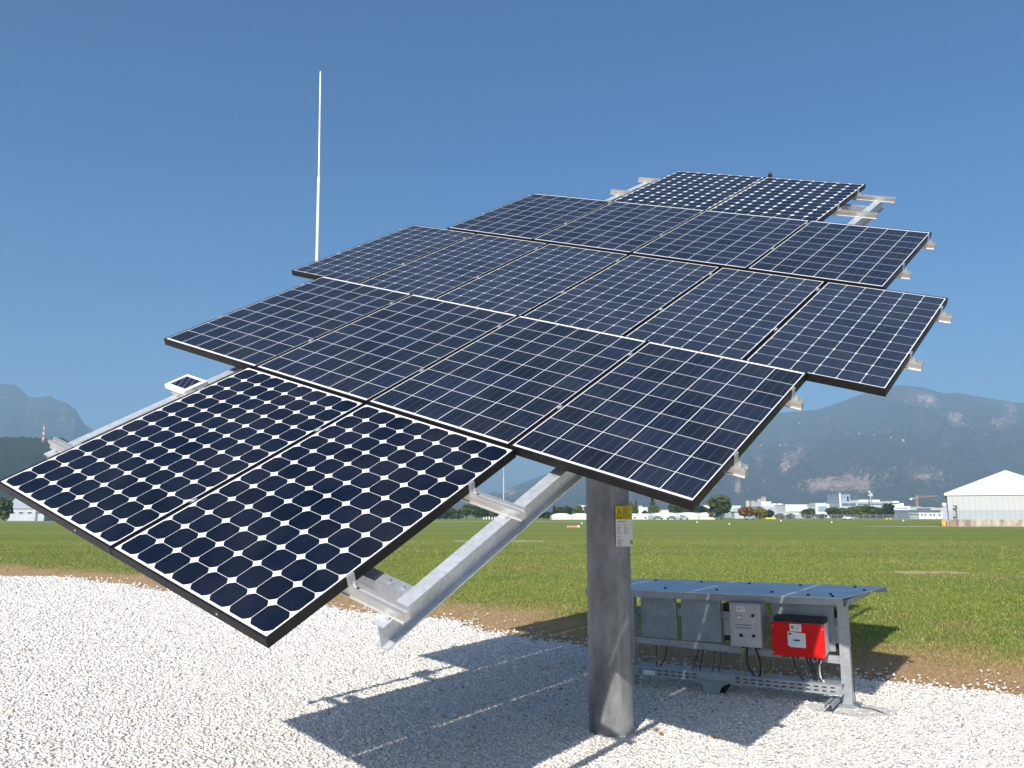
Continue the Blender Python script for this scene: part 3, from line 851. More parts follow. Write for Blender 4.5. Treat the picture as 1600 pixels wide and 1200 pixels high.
# concrete pad under the right post, earth wire
m = MB()
pts = [(-.34, -.10), (-.22, -.30), (.10, -.36), (.34, -.16), (.36, .10), (.12, .16), (-.2, .12)]
pp = [rkp(x, y, 0) for x, y in pts]
m.add([(p.x, p.y, 0) for p in pp] + [(p.x, p.y, .038) for p in pp], [tuple(range(7, 14))] + [(i, (i+1) % 7, 7+(i+1) % 7, 7+i) for i in range(7)])
tag(m.build('concrete_pad', MT['concrete'], bevel=.012), 'flat concrete pad in the gravel below the right rack post', 'concrete pad')
m = MB(); p0 = rkp(.04, .0, .30)
m.tube([p0, rkp(.045, -.012, .20), rkp(.05, -.02, .09), rkp(.09, -.05, .055), rkp(.20, -.06, .05), rkp(.30, -.14, .035), rkp(.33, -.20, .03)], .004, 6)
tag(m.build('earth_wire', MT['cable'], smooth=60), 'thin earth wire running down the right post onto the pad', 'wire')

# ------------------------------------------------------------------ masts
Y = 25.0
x_t, x_b = bx(500.7, Y), bx(495.0, Y)
# lean comes from the photo: the mast is not quite plumb
zb0, zt0 = hz(405, Y), None
def at(px, py, Y):
    d_ = Vector((px-800, 1295.6*math.cos(R(9.03)) + (py-600)*math.sin(R(9.03)), 1295.6*math.sin(R(9.03)) - (py-600)*math.cos(R(9.03))))
    return d_*(Y/d_.y) + Vector((0, 0, H))
pt, pm, pb = at(500.8, 112, Y), at(498.2, 277, Y), at(495.2, 405, Y)
base = pb + (pb-pm)*(pb.z/(pm.z-pb.z))
MA = empty('antenna_mast', (base.x, base.y, 0))
tag(MA, 'tall slim white antenna mast rising behind the left panels', 'antenna')
m = MB(Matrix.Translation(-Vector((base.x, base.y, 0)))); m.tube([base, pm], .047, 16); m.build('lower_tube', MT['mastwhite'], MA, smooth=50)
m = MB(Matrix.Translation(-Vector((base.x, base.y, 0)))); m.tube([pm, pt], .030, 16, .024); m.build('upper_tube', MT['mastwhite'], MA, smooth=50)
m = MB(); m.box(-.25, .25, -.25, .25, 0, .12); m.build('base_block', MT['concrete'], MA)
Y = 100.0
MP = empty('flagpole', (bx(787, Y), Y, 0)); tag(MP, 'thin bare pole seen through the gap above the lower rail', 'pole')
m = MB(); m.tube([(0, 0, 0), (0, 0, hz(746, Y))], .085, 10); m.build('lower_tube', MT['galv_pale'], MP, smooth=50)
m = MB(); m.tube([(0, 0, hz(746, Y)), (0, 0, hz(690, Y))], .05, 10); m.build('upper_tube', MT['galv_pale'], MP, smooth=50)

MT['leaf_dry'] = plain('dry_leaf', (.30, .13, .05), .8)
for i, (px, py, a_, lb) in enumerate([(1024, 1141, .4, 'curled brown leaf on the gravel right of the pole foot, the left one'), (1034, 1148, 1.9, 'small brown leaf on the gravel right of the pole foot, the right one'), (1115, 1152, 2.7, 'reddish brown leaf on the gravel in front of the rack shadow')]):
    d_ = at(px, py, 10) - Vector((0, 0, H)); p = Vector((0, 0, H)) + d_*((H-.043)/-d_.z)
    m = MB(Matrix.Rotation(a_, 4, 'Z'))
    top = [(-.030, 0, 0), (-.012, .013, .004), (.010, .014, .008), (.034, 0, .012), (.010, -.013, .010), (-.012, -.012, .006)]
    m.add(top + [(x, y, z-.0012) for x, y, z in top], [tuple(range(6)), tuple(range(11, 5, -1))] + [(k, 6+k, 6+(k+1) % 6, (k+1) % 6) for k in range(6)])
    o = m.build('dry_leaf', MT['leaf_dry']); o.location = p; tag(o, lb, 'leaf', 'dry leaves on the gravel')

# ------------------------------------------------------------------ white hangar on the right
HL = Vector((67.25, 129.5, 0)); HR_ = Vector((81.7, 121.9, 0))
dv = (HR_-HL).normalized(); hw = (HR_-HL).length
HG = empty('hangar', HL, math.atan2(dv.y, dv.x))
tag(HG, 'big white fabric hangar with a gabled front at the right edge', 'hangar')
def stripe_mat(name, ca, cb, scale, rough=.6):
    t = NT(name)
    tc = t.n('ShaderNodeTexCoord'); sp = t.n('ShaderNodeSeparateXYZ'); t.l(tc.outputs['Object'], sp.inputs[0])
    f = t.math('FRACT', t.math('MULTIPLY', sp.outputs[0], scale))
    e = t.math('LESS_THAN', f, .12)
    n = t.ramp(t.noise(.7, 4, stretch=(3, 3, .3)), .3, .7)
    cc = t.mix(t.math('MULTIPLY', n, .35), ca, sc3(ca, .86))
    t.set(t.mix(e, cc, cb), rough, 0, .3); return t.m
MT['hwall'] = stripe_mat('hangar_sheet', (.47, .48, .47), (.39, .40, .40), 1.35)
MT['hwall_low'] = stripe_mat('hangar_sheet_low', (.37, .40, .41), (.30, .33, .34), 1.35)
MT['fabric'] = plain('hangar_fabric', (.70, .70, .68), .6, 0, .03, .3)
def plinth_mat():
    t = NT('stained_plinth')
    n = t.ramp(t.noise(1, 6, .6, stretch=(1.2, 1.2, .35)), .42, .62)
    cc = t.mix(n, (.46, .41, .33), (.25, .185, .13)); t.set(cc, .9); return t.m
MT['plinth'] = plinth_mat()
he, ha, hl_ = 4.65, 8.36, 36.0
m = MB(); m.box(.1, hw-.1, 0, hl_, 1.0, 2.36); m.build('lower_wall', MT['hwall_low'], HG)
m = MB(); m.box(.08, hw-.08, -.02, hl_+.02, 2.36, he); m.build('wall', MT['hwall'], HG)
m = MB(); m.box(-.25, hw+.2, -.35, hl_+.3, 0, 1.0); m.build('plinth', MT['plinth'], HG)
m = MB(); m.prism([(-.3, he), (-.3, he+.35), (hw/2, ha), (hw+.3, he+.35), (hw+.3, he)], -.18, hl_+.1, 'y'); m.build('roof', MT['fabric'], HG)
m = MB(); m.box(-.2, hw+.2, -.06, -.021, he-.08, he-.0); m.build('eave_gutter', MT['greyink'], HG)
def hg_thing(name, x, y, label, cat):
    c_, s_ = dv.x, dv.y
    return tag(empty(name, (HL.x + x*c_ - y*s_, HL.y + x*s_ + y*c_, 0), math.atan2(s_, c_)), label, cat)
t_ = hg_thing('steel_locker', -.75, .8, 'grey steel locker standing at the left side of the white hangar', 'locker')
m = MB(); m.box(0, .7, 0, 1.2, 1.0, 2.9); m.build('body', plain('locker_grey', (.36, .40, .45), .5), t_)
m = MB(); m.box(-.02, .72, -.02, 1.22, 0, .998); m.build('footing', MT['plinth'], t_)
t_ = hg_thing('concrete_block', -.95, -1.0, 'yellow painted concrete block at the hangar corner', 'block')
m = MB(); m.box(0, .62, 0, .6, 0, .86); m.build('body', plain('yellow_block', (.55, .33, .05), .7), t_, bevel=.03)
t_ = hg_thing('dish_antenna', -.35, 1.6, 'round pale dish above the grey locker beside the hangar', 'dish')
m = MB(); m.tube([(0, 0, 2.9), (0, 0, 3.4)], .05, 8); m.build('stand', MT['galv'], t_)
m = MB(); m.tube([(0, -.1, 3.35), (0, .05, 3.35)], .36, 18, .30); m.build('dish', MT['white'], t_)
t_ = hg_thing('lamp_post', 1.25, -.7, 'dark lamp post standing in front of the white hangar wall', 'lamp post')
m = MB(); m.tube([(0, 0, 0), (0, 0, 3.0)], .05, 8); m.build('post', MT['greyink'], t_)
m = MB(); m.box(-.42, .1, -.12, .12, 2.95, 3.12); m.box(-.12, .06, -.1, .1, 2.6, 2.95); m.build('lamp_head', MT['black'], t_)
m = MB(); m.box(-.5, -.06, -.1, .1, 1.75, 1.85); m.box(-.35, -.2, -.1, .1, 1.4, 1.75); m.build('switch_box', MT['greyink'], t_)

# ------------------------------------------------------------------ far buildings
MT['bwhite'] = plain('pale_plaster', (.72, .72, .70), .7, 0, .06, .3)
MT['bgrey'] = plain('grey_cladding', (.46, .48, .50), .6, 0, .08, .3)
MT['bdark'] = plain('dark_roofing', (.13, .15, .18), .7, 0, .12, .2)
MT['bbeige'] = plain('beige_plaster', (.60, .52, .42), .7, 0, .06, .3)
MT['glass'] = plain('dark_window_glass', (.10, .14, .19), .15, 0, .2, .5)
MT['bglass'] = plain('blue_glass', (.26, .34, .44), .15, 0, .2, .3)
MT['gglass'] = plain('green_glass', (.34, .48, .44), .2, 0, .15, .3)
MT['housewall'] = plain('house_plaster', (.46, .44, .40), .8)
MT['hgreen'] = plain('pale_green_sheet', (.60, .64, .54), .6, 0, .06, .3)
MT['terracotta'] = plain('terracotta_tiles', (.36, .16, .11), .8, 0, .15, .5)
MT['cream'] = plain('cream_plaster', (.66, .61, .52), .7, 0, .05, .4)
def building(name, Y, x0, x1, yt, depth, mat, label, cat='building', bands=(), blocks=(), roofmat=None, base=0.0):
    xa, xb = bx(x0, Y), bx(x1, Y); zt = hz(yt, Y)
    o = tag(empty(name, (xa, Y, 0)), label, cat)
    W_ = xb-xa
    m = MB(); m.box(0, W_, 0, depth, base, zt); m.build('wall', MT[mat], o)
    m = MB(); m.box(-.3, W_+.3, -.3, depth+.3, zt, zt+.6); m.build('roof', MT[roofmat or mat], o)
    for (a, b, y0, y1, mt) in bands:
        nW = max(1, int(round((bx(b, Y)-bx(a, Y))/9.0)))
        m = MB()
        X0, X1 = bx(a, Y)-xa, bx(b, Y)-xa
        for i in range(nW):
            s0 = X0 + (X1-X0)*i/nW + .2; s1 = X0 + (X1-X0)*(i+1)/nW - .2
            m.box(s0, s1, -.25, -.02, hz(y1, Y), hz(y0, Y))
        m.build('window', MT[mt], o)
    for (a, b, y0, y1, mt, nm) in blocks:
        m = MB(); m.box(bx(a, Y)-xa, bx(b, Y)-xa, -.6 if nm == 'balcony' else 2, -.03 if nm == 'balcony' else depth-2, hz(y1, Y)+(.6 if nm == 'roof_block' else 0), hz(y0, Y)+.6)
        m.build(nm, MT[mt], o)
    return o
building('office_building', 700, 1142, 1158, 791.5, 20, 'bwhite', 'small white office with greenish glass behind the big round tree', bands=[(1144, 1157, 793, 798, 'gglass')])
building('office_building', 720, 1189, 1232, 792, 25, 'bgrey', 'grey flat building with white rooftop cubes behind the yellow-green tree', bands=[(1200, 1230, 794, 796.5, 'bglass'), (1200, 1230, 798, 800.5, 'bglass')],
         blocks=[(1191, 1207, 785, 792, 'bwhite', 'roof_block'), (1208, 1215, 788, 792, 'bwhite', 'roof_block'), (1217, 1225, 788, 792, 'bwhite', 'roof_block')])
building('warehouse', 690, 1228, 1272, 789.5, 30, 'bwhite', 'long plain white warehouse left of the glass fronted office', 'warehouse', bands=[(1232, 1270, 798, 799.5, 'bgrey')])
building('office_building', 650, 1275, 1296.5, 789, 18, 'bwhite', 'white framed office with a large blue glass front', bands=[(1278, 1294, 791, 794.5, 'bglass'), (1278, 1294, 795, 799.5, 'bglass')], blocks=[(1277, 1294, 787.4, 789, 'bgrey', 'roof_block')])
building('terminal_building', 800, 1313, 1398, 785, 40, 'bgrey', 'long flat terminal with a glass tower and dark window band', bands=[(1316, 1339, 786.5, 790.5, 'glass'), (1341, 1396, 787, 789, 'glass'), (1341, 1396, 793, 795.5, 'glass')],
         blocks=[(1317.5, 1331.5, 773.5, 785, 'bglass', 'tower'), (1326.5, 1329, 777, 783.5, 'glass', 'tower_window'), (1345, 1360, 782, 785, 'bwhite', 'roof_block'), (1366, 1378, 782, 785, 'bwhite', 'roof_block')])
building('stepped_building', 790, 1397.5, 1423, 792, 30, 'bwhite', 'white stepped building with terraces right of the terminal', bands=[(1399, 1420, 793.5, 795, 'bglass'), (1399, 1420, 797, 798.5, 'bglass')], blocks=[(1397.8, 1408, 784, 788, 'bwhite', 'upper_storey'), (1397.8, 1415, 787.4, 792, 'bwhite', 'upper_storey')])
building('glass_hall', 850, 1422, 1441, 793, 25, 'gglass', 'green glazed hall right of the stepped white building', roofmat='bgrey')
building('office_building', 840, 1441, 1460, 794, 25, 'bgrey', 'plain grey block between the green hall and the beige block')
building('office_building', 600, 1455, 1475, 795, 20, 'bbeige', 'beige block behind the low white wing near the hangar')
building('shed', 520, 1398, 1470, 798.5, 30, 'bdark', 'long dark roofed shed before the terminal', 'shed', roofmat='bdark')
building('terminal_wing', 430, 1436, 1474, 803.2, 10, 'bwhite', 'low white wing with five dark windows left of the hangar', bands=[(1438.5, 1442, 804, 805.8, 'glass'), (1444, 1448, 804, 805.8, 'glass'), (1452, 1456, 804, 805.8, 'glass'), (1457.5, 1461.5, 804, 805.8, 'glass'), (1466, 1470, 804, 805.8, 'glass')])
building('apartment_house', 900, 998, 1012, 793.5, 15, 'bwhite', 'white flat behind the trees right of the pole sign', blocks=[(1000, 1004, 791.5, 793.5, 'bwhite', 'roof_block')])
building('apartment_house', 900, 1033, 1048, 797, 15, 'cream', 'cream house with a reddish roof between the trees above the hangars', roofmat='terracotta')
building('apartment_house', 880, 1096, 1109, 790.5, 15, 'bwhite', 'pale flat roofed house just left of the big round tree')
building('apartment_house', 900, 905, 918, 790.5, 14, 'bwhite', 'white house above the green hangars left of the pole')
building('flat_building', 365, 987, 1013, 804.9, 8, 'bwhite', 'low white flat roofed building right beside the pole sign', bands=[(989, 994, 807.5, 810, 'glass'), (1006, 1011, 807.5, 810, 'glass')])
building('flat_building', 480, 1148, 1163, 800.8, 8, 'bgrey', 'low grey building between the round tree and the orange tree', roofmat='bdark')
building('flat_building', 520, 1205, 1262, 801.4, 8, 'bgrey', 'long low grey roof behind the airfield fence', roofmat='bgrey', bands=[(1210, 1260, 803, 805, 'bwhite')])
# pale green barrel hangars
def barrel(Y, x0, x1, yt, label, door=None):
    xa, xb = bx(x0, Y), bx(x1, Y); W_ = xb-xa; zt = hz(yt, Y); o = tag(empty('hangar', (xa, Y, 0)), label, 'hangar', 'pale green hangars across the field')
    e = zt*.58
    prof2 = [(0, 0), (0, e), (W_*.06, e+.35*(zt-e)), (W_*.2, zt-.12*(zt-e)), (W_*.38, zt), (W_*.62, zt), (W_*.8, zt-.12*(zt-e)), (W_*.94, e+.35*(zt-e)), (W_, e), (W_, 0)]
    m = MB(); m.prism(prof2, 0, 18, 'y'); m.build('body', MT['hgreen'], o)
    m = MB(); m.prism([(a, b+.10) for a, b in prof2[1:-1]] + [(W_, e-.15), (0, e-.15)], -.15, -.01, 'y'); m.build('roof_edge', MT['white'], o)
    if door:
        m = MB(); m.box(bx(door[0], Y)-xa, bx(door[1], Y)-xa, -.2, -.16, 0, zt*.66); m.build('door', MT['bdark'], o)
barrel(345, 862.5, 892.5, 802.6, 'pale green round roofed hangar, outer one left of the pole')
barrel(345, 893, 921, 802.6, 'pale green round roofed hangar half hidden by the pole')
barrel(350, 1021, 1058.5, 801.2, 'pale hangar left in the row of three right of the pole')
barrel(350, 1059.5, 1091.5, 801.2, 'pale hangar with an open dark door, middle of the three', (1062, 1067))
barrel(350, 1092.5, 1117, 801.2, 'pale hangar right in the row of three, beside the round tree')
# left shed
Y = 260; xa, xb = bx(12, Y), bx(66, Y)
t_ = tag(empty('workshop', (xa, Y, 0), R(6)), 'grey workshop with a sloped roof and white windows at the left edge', 'building')
W_ = xb-xa
m = MB(); m.box(0, W_, 0, 9, 0, hz(795, Y)); m.build('wall', MT['bgrey'], t_)
m = MB(); m.prism([(-.3, hz(795, Y)), (9.4, hz(795, Y)), (9.4, hz(779, Y)), (4.6, hz(778, Y)), (-.3, hz(794, Y))], -.3, W_+.3, 'x'); m.build('roof', plain('grey_metal_roof', (.36, .40, .44), .5), t_)
for i in range(4):
    m = MB(); a_ = .5 + i*W_/4.2; m.box(a_, a_+1.6, -.08, -.01, hz(803, Y), hz(799.5, Y)); f_ = m.build('window', MT['bwhite'], t_)
    m = MB(); m.box(a_+.12, a_+1.48, -.12, -.085, hz(802.6, Y), hz(800, Y)); m.build('pane', MT['glass'], f_)
m = MB(); m.box(W_*.76, W_*.82, -.1, -.01, 0, hz(799, Y)); m.build('door', MT['bdark'], t_)

# tower crane
Y = 900; X = bx(1434.5, Y)
t_ = tag(empty('tower_crane', (X, Y, 0)), 'orange tower crane rising behind the terminal roofs', 'crane')
MT['crane'] = plain('crane_orange', (.45, .24, .10), .6)
m = MB(); zt = hz(778.5, Y)
for sx_ in (-.8, .8):
    for sy_ in (-.8, .8): m.box(sx_-.14, sx_+.14, sy_-.14, sy_+.14, 0, zt)
k_ = 0
while k_*1.8 < zt-1.8:
    z_ = k_*1.8; m.tube([(-.8, -.8, z_), (.8, -.8, z_+1.8)], .1, 4); m.tube([(.8, .8, z_), (-.8, .8, z_+1.8)], .1, 4); k_ += 1
m.box(-.6, .6, -.6, .6, zt, zt+3); m.build('tower', MT['crane'], t_)
m = MB(); x_e = bx(1467, Y)-X; x_c = bx(1424, Y)-X
m.tube([(0, 0, zt), (x_e, 0, zt+2.2)], .22, 5); m.tube([(0, 0, zt+1.6), (x_e, 0, zt+2.5)], .18, 5)
for i in range(14):
    a_ = x_e*i/14; m.tube([(a_, 0, zt+2.2*i/14), (a_+x_e/28, 0, zt+1.6+.9*i/14)], .1, 4)
m.tube([(0, 0, zt+3), (x_e*.6, 0, zt+1.9)], .06, 4); m.build('jib', MT['crane'], t_)
m = MB(); m.tube([(0, 0, zt), (x_c, 0, zt-.4)], .3, 5); m.box(x_c-.6, x_c+2, -.7, .7, zt-2.0, zt-.2); m.build('counterweight', MT['bwhite'], t_)
# radio masts
Y = 790
t_ = tag(empty('radio_mast', (bx(1362, Y), Y, 0)), 'pale radio mast with round dishes above the terminal roof', 'radio mast')
m = MB(); m.tube([(0, 0, 0), (0, 0, hz(768, Y))], .25, 8); m.build('pole', MT['bwhite'], t_)
for z_, dx in ((769, -.9), (772, 1.2), (775, 1.4), (774, -1.0)):
    m = MB(); m.tube([(dx, -.5, hz(z_, Y)), (dx, .3, hz(z_, Y))], .75, 12); m.build('dish', MT['bwhite'], t_)
Y = 800
t_ = tag(empty('chimney', (bx(1314, Y), Y, 0)), 'white square chimney left of the glass terminal tower', 'chimney')
m = MB(); m.box(-.7, .7, -.7, .7, 0, hz(771.5, Y)); m.build('shaft', MT['bwhite'], t_)
m = MB(); m.box(-.8, .8, -.8, .8, hz(771.5, Y), hz(770.5, Y)); m.build('cap', MT['bgrey'], t_)
Y = 1420
t_ = tag(empty('transmitter_mast', (bx(57, Y), Y, hz(684, Y)-8)), 'red and white lattice mast on top of the wooded hill', 'mast')
hh = hz(662, Y)-hz(684, Y)+8
for i in range(7):
    m = MB(); z0_, z1_ = hh*i/7, hh*(i+1)/7; w0, w1 = 1.6*(1-i/9), 1.6*(1-(i+1)/9)
    for a_, b_ in ((-1, -1), (1, -1), (1, 1), (-1, 1)): m.tube([(a_*w0, b_*w0, z0_), (a_*w1, b_*w1, z1_)], .35, 4)
    m.tube([(-w0, -w0, z0_), (w1, -w1, z1_)], .25, 4); m.tube([(w0, -w0, z0_), (-w1, -w1, z1_)], .25, 4)
    m.build('mast_section', MT['bwhite'] if i % 2 else plain('mast_red', (.55, .14, .10)), t_)

# village houses below the mountain and farms on its slope (they stand on the terrain)
from mathutils.bvhtree import BVHTree
mo = bpy.data.objects['mountain']
bv = BVHTree.FromPolygons([v.co[:] for v in mo.data.vertices], [tuple(p.vertices) for p in mo.data.polygons])
def house(px, py, wpx, roof, label, Ymin=None):
    d_ = (at(px, py, 1000.0) - Vector((0, 0, H))).normalized()
    hit = bv.ray_cast(Vector((0, 0, H)), d_)
    p = hit[0] if hit[0] is not None else None
    if Ymin: p = at(px, py, Ymin); p.z = hz(py, Ymin)
    if p is None: return
    w2 = wpx/FC*p.y/2*(.62 if not Ymin else .9); h2 = w2*.7
    o = tag(empty('farmhouse' if not Ymin else 'village_house', (p.x, p.y, p.z), R(random.uniform(-25, 25))), label, 'house', 'houses on the slope' if not Ymin else 'houses of the village')
    m = MB(); m.box(-w2, w2, -w2*.6, w2*.6, -w2*2.5 if not Ymin else -p.z, h2); m.build('wall', MT['housewall'], o)
    m = MB(); m.prism([(-w2*.7, h2), (w2*.7, h2), (0, h2*1.6)], -w2*1.08, w2*1.08, 'x'); m.build('roof', MT[roof], o)
for (px, py, w_, rf_, lb) in [(1249, 661, 4.0, 'housewall', 'lone white farmhouse high on the left slope of the mountain'), (1189, 696, 3.5, 'housewall', 'small white farmhouse lowest left on the mountain slope'), (1219, 696, 4.5, 'terracotta', 'white farmhouse with a red roof, left of a close pair'), (1228, 695, 4.5, 'terracotta', 'white farmhouse with a red roof, right of a close pair'),
      (1325, 678, 3, 'housewall', 'tiny white house below the summit, leftmost of the high road'), (1342, 678, 4, 'bgrey', 'wide pale house on the high road, second from left'), (1366, 680, 3.5, 'housewall', 'white house on the high road, third from left'), (1392, 684, 4, 'housewall', 'pale wide house on the high road, second from right'), (1411, 688, 5, 'housewall', 'bright white house at the right end of the high road')]:
    house(px, py, w_, rf_, lb)
for (px, py, w_, lb) in [(1168, 785, 6, 'white village house with red roof above the orange tree, leftmost'), (1176, 785, 6, 'white village house above the gap between orange and yellow trees'), (1185, 785, 6, 'white village house directly above the yellow-green tree'), (1186, 782, 5, 'upper red roofed village house left of the grey office cubes'), (1193, 779.5, 7, 'highest red roofed village house above the grey office')]:
    house(px, py, w_, 'terracotta', lb, 1100)

# ------------------------------------------------------------------ trees
def leaf_mat(name, ca, cb, cc_=None):
    t = NT(name)
    f = t.attr('tint')
    col = t.mix(f, ca, cb)
    if cc_: col = t.mix(t.ramp(t.noise(.35, 3), .48, .62), col, cc_)
    t.set(col, .75, 0, .2)
    tr = t.n('ShaderNodeBsdfTranslucent'); t.l(col, tr.inputs[0])
    mx = t.n('ShaderNodeMixShader'); mx.inputs[0].default_value = .25
    t.l(t.b.outputs[0], mx.inputs[1]); t.l(tr.outputs[0], mx.inputs[2]); t.l(mx.outputs[0], t.N['Material Output'].inputs[0])
    return t.m
LM = {'green': leaf_mat('green_leaves', (.034, .060, .014), (.120, .150, .038)), 'dark': leaf_mat('dark_leaves', (.018, .038, .015), (.060, .088, .032)),
      'light': leaf_mat('light_leaves', (.060, .088, .018), (.170, .190, .050)), 'autumn': leaf_mat('turning_leaves', (.045, .070, .016), (.130, .150, .036), (.34, .19, .045)),
      'orange': leaf_mat('orange_leaves', (.18, .090, .03), (.38, .20, .065)), 'yellow': leaf_mat('yellow_leaves', (.13, .115, .02), (.32, .26, .05))}
def crown_data(shape, seed, n=650):
    g = np.random.default_rng(seed)
    if shape == 'cone':
        z = g.uniform(.1, 1, n)**.85; r = (1-z)*.30 + .025; a = g.uniform(0, 6.283, n)
        lay = .75 + .25*np.sin(z*34 + g.uniform(0, 6)); rr = r*np.sqrt(g.uniform(.25, 1, n))*lay
        c = np.stack([rr*np.cos(a), rr*np.sin(a), z], 1); s = .050
    else:
        lob = [(g.uniform(-.22, .22), g.uniform(-.22, .22), g.uniform(.26, .80), g.uniform(.15, .27)) for _ in range(13)]
        lob += [(0, 0, .55, .34), (0, 0, .74, .24)]
        if shape == 'wide': lob = [(x*1.5, y*1.5, z*.85, r*1.15) for x, y, z, r in lob]
        k = g.integers(0, len(lob), n); u = g.normal(size=(n, 3)); u /= np.linalg.norm(u, axis=1, keepdims=True)
        lb = np.array(lob)[k]; c = lb[:, :3] + u*(lb[:, 3]*g.uniform(.55, 1.08, n)**.6)[:, None]*np.array([1, 1, .9]); s = .066
        c[:, 2] = np.clip(c[:, 2], .10, 1.02)
    q = g.normal(size=(n, 3)); q /= np.linalg.norm(q, axis=1, keepdims=True)
    b = np.cross(q, g.normal(size=(n, 3))); b /= np.linalg.norm(b, axis=1, keepdims=True); t_ = np.cross(q, b)
    sz = s*g.uniform(.6, 1.3, n)[:, None]
    V = np.stack([c + (b+t_*.2)*sz, c + t_*sz*.9, c - b*sz, c - t_*sz*.8 + q*sz*.3], 1)
    return V.reshape(-1, 3), np.repeat(g.uniform(0, 1, n), 4)
CR = {}
def tree(Y, px, ytop, wpx, shape, kind, label, cat='tree', name=None, group='trees along the far edge of the airfield'):
    hh = hz(ytop, Y); wd = wpx/FC*Y
    key = (shape, kind, random.randrange(3))
    o = tag(empty(name or ('conifer_tree' if shape == 'cone' else 'broadleaf_tree'), (bx(px, Y), Y, 0), random.uniform(0, 6.28)), label, cat, group)
    if key not in CR:
        V, t_ = crown_data(shape, hash(shape) % 97 + key[2]*13 + len(CR), 950)
        nq = len(V)//4
        cr = npmesh('crown', V, np.arange(4*nq), np.full(nq, 4), LM[kind], {'tint': t_})
        m = MB(); m.tube([(0, 0, 0), (.01, 0, .3), (0, .01, .6)], .028, 8, .012)
        for a_ in range(5):
            m.tube([(0, 0, .25+.06*a_), (.16*math.cos(a_*2.4), .16*math.sin(a_*2.4), .42+.07*a_)], .010, 5, .004)
        tr = m.build('trunk', MT['bark'], o, smooth=60)
        cr.parent = o
        CR[key] = (cr, tr)
    else:
        cr, tr = [x.copy() for x in CR[key]]
        for x in (cr, tr): COL.objects.link(x); x.parent = o
    base_w = {'cone': .56, 'round': .76, 'wide': .86}[shape]
    o.scale = (wd/base_w, wd/base_w, hh)
    return o
row = [(684, 799, 14, 'round', 'dark'), (695, 795, 15, 'round', 'dark'), (706, 793, 16, 'round', 'green'), (718, 796, 14, 'cone', 'dark'), (729, 787, 20, 'round', 'light'), (744, 789, 18, 'round', 'green'), (757, 794, 15, 'round', 'dark'), (768, 798, 13, 'round', 'light'), (780, 796, 15, 'round', 'green'),
       (795, 797, 16, 'round', 'dark'), (812, 795, 17, 'round', 'green'), (828, 793, 16, 'round', 'dark'), (843, 796, 14, 'round', 'dark'), (856, 799, 16, 'round', 'dark')]
ordn = ['first', 'second', 'third', 'fourth', 'fifth', 'sixth', 'seventh', 'eighth', 'ninth', 'tenth', 'eleventh', 'twelfth', 'thirteenth', 'fourteenth']
kd = {'dark': 'dark', 'green': 'mid green', 'light': 'light green'}
for i, (px, yt, wp, sh, k_) in enumerate(row):
    tree(380, px, yt, wp, sh, k_, f'{kd[k_]} tree below the panels left of the pole, {ordn[i]} from the left')
for (Y, px, yt, wp, sh, k_, lb) in [
    (395, 866, 790.5, 12, 'cone', 'dark', 'narrow dark conifer left behind the outer green hangar'), (400, 874, 791, 18, 'round', 'green', 'green tree behind the left shoulder of the outer green hangar'), (390, 888, 791, 15, 'round', 'dark', 'dark domed tree between the two hangars left of the pole'), (400, 904, 789, 15, 'round', 'light', 'light tree behind the hangar next to the pole'), (400, 920, 788, 18, 'round', 'green', 'green tree mostly hidden behind the pole'),
    (400, 984, 783, 15, 'round', 'light', 'olive tree just right of the yellow pole sign'), (400, 994, 781, 12, 'cone', 'light', 'pointed pale conifer second from the pole sign'), (395, 1020, 775.5, 18, 'cone', 'green', 'tallest dark conifer behind the pale hangars right of the pole'), (392, 1024, 788, 14, 'round', 'light', 'light bushy tree at the foot of the tall conifer'),
    (395, 1008, 797, 9, 'round', 'dark', 'small dark tree left of the tall conifer'), (395, 1054, 785, 19, 'round', 'autumn', 'browning tree behind the gap of the pale hangars'), (400, 1070, 786, 22, 'round', 'green', 'green tree under the lowest panel corner'), (395, 1090, 787, 24, 'round', 'dark', 'dark green tree right below the lowest panel corner'), (395, 1106, 794, 16, 'round', 'dark', 'low dark tree touching the big round tree'),
    (335, 1127, 773.5, 37, 'round', 'autumn', 'big round tree turning orange on its left side'), (350, 1166, 790.5, 22, 'round', 'orange', 'rusty orange tree right of the big round tree'), (350, 1187, 791, 22, 'round', 'yellow', 'yellow-green tree right of the orange one'), (355, 1203, 796, 12, 'round', 'dark', 'small dark bush right of the yellow tree'),
    (380, 1218, 801.5, 14, 'wide', 'light', 'low light shrub behind the fence, right of the dark bush'), (380, 1234, 801, 14, 'wide', 'green', 'low green shrub behind the fence before the warehouse'), (400, 1263, 791.5, 22, 'wide', 'green', 'olive tree before the white warehouse'), (400, 1285, 802, 16, 'wide', 'dark', 'low shrub under the glass fronted office'),
    (400, 1303, 789.5, 24, 'wide', 'green', 'green tree right of the glass office, first of the long clump'), (400, 1316, 791.5, 22, 'wide', 'light', 'light shrub second in the clump before the terminal'), (405, 1329, 789.5, 24, 'wide', 'green', 'mid green tree third in the clump before the terminal'), (400, 1344, 787.5, 24, 'wide', 'light', 'light tree fourth in the clump before the terminal'), (405, 1358, 785.5, 26, 'wide', 'green', 'tall tree fifth in the clump before the terminal'), (400, 1372, 790.5, 24, 'wide', 'green', 'lower tree last in the clump before the terminal'),
    (390, 1389, 786.5, 19, 'round', 'dark', 'dark upright tree standing alone left of the stepped building'), (240, 7, 779, 24, 'round', 'green', 'green tree at the left picture edge before the workshop'), (300, 24, 797, 16, 'round', 'autumn', 'brownish bush at the foot of the left workshop')]:
    tree(Y, px, yt, wp, sh, k_, lb)

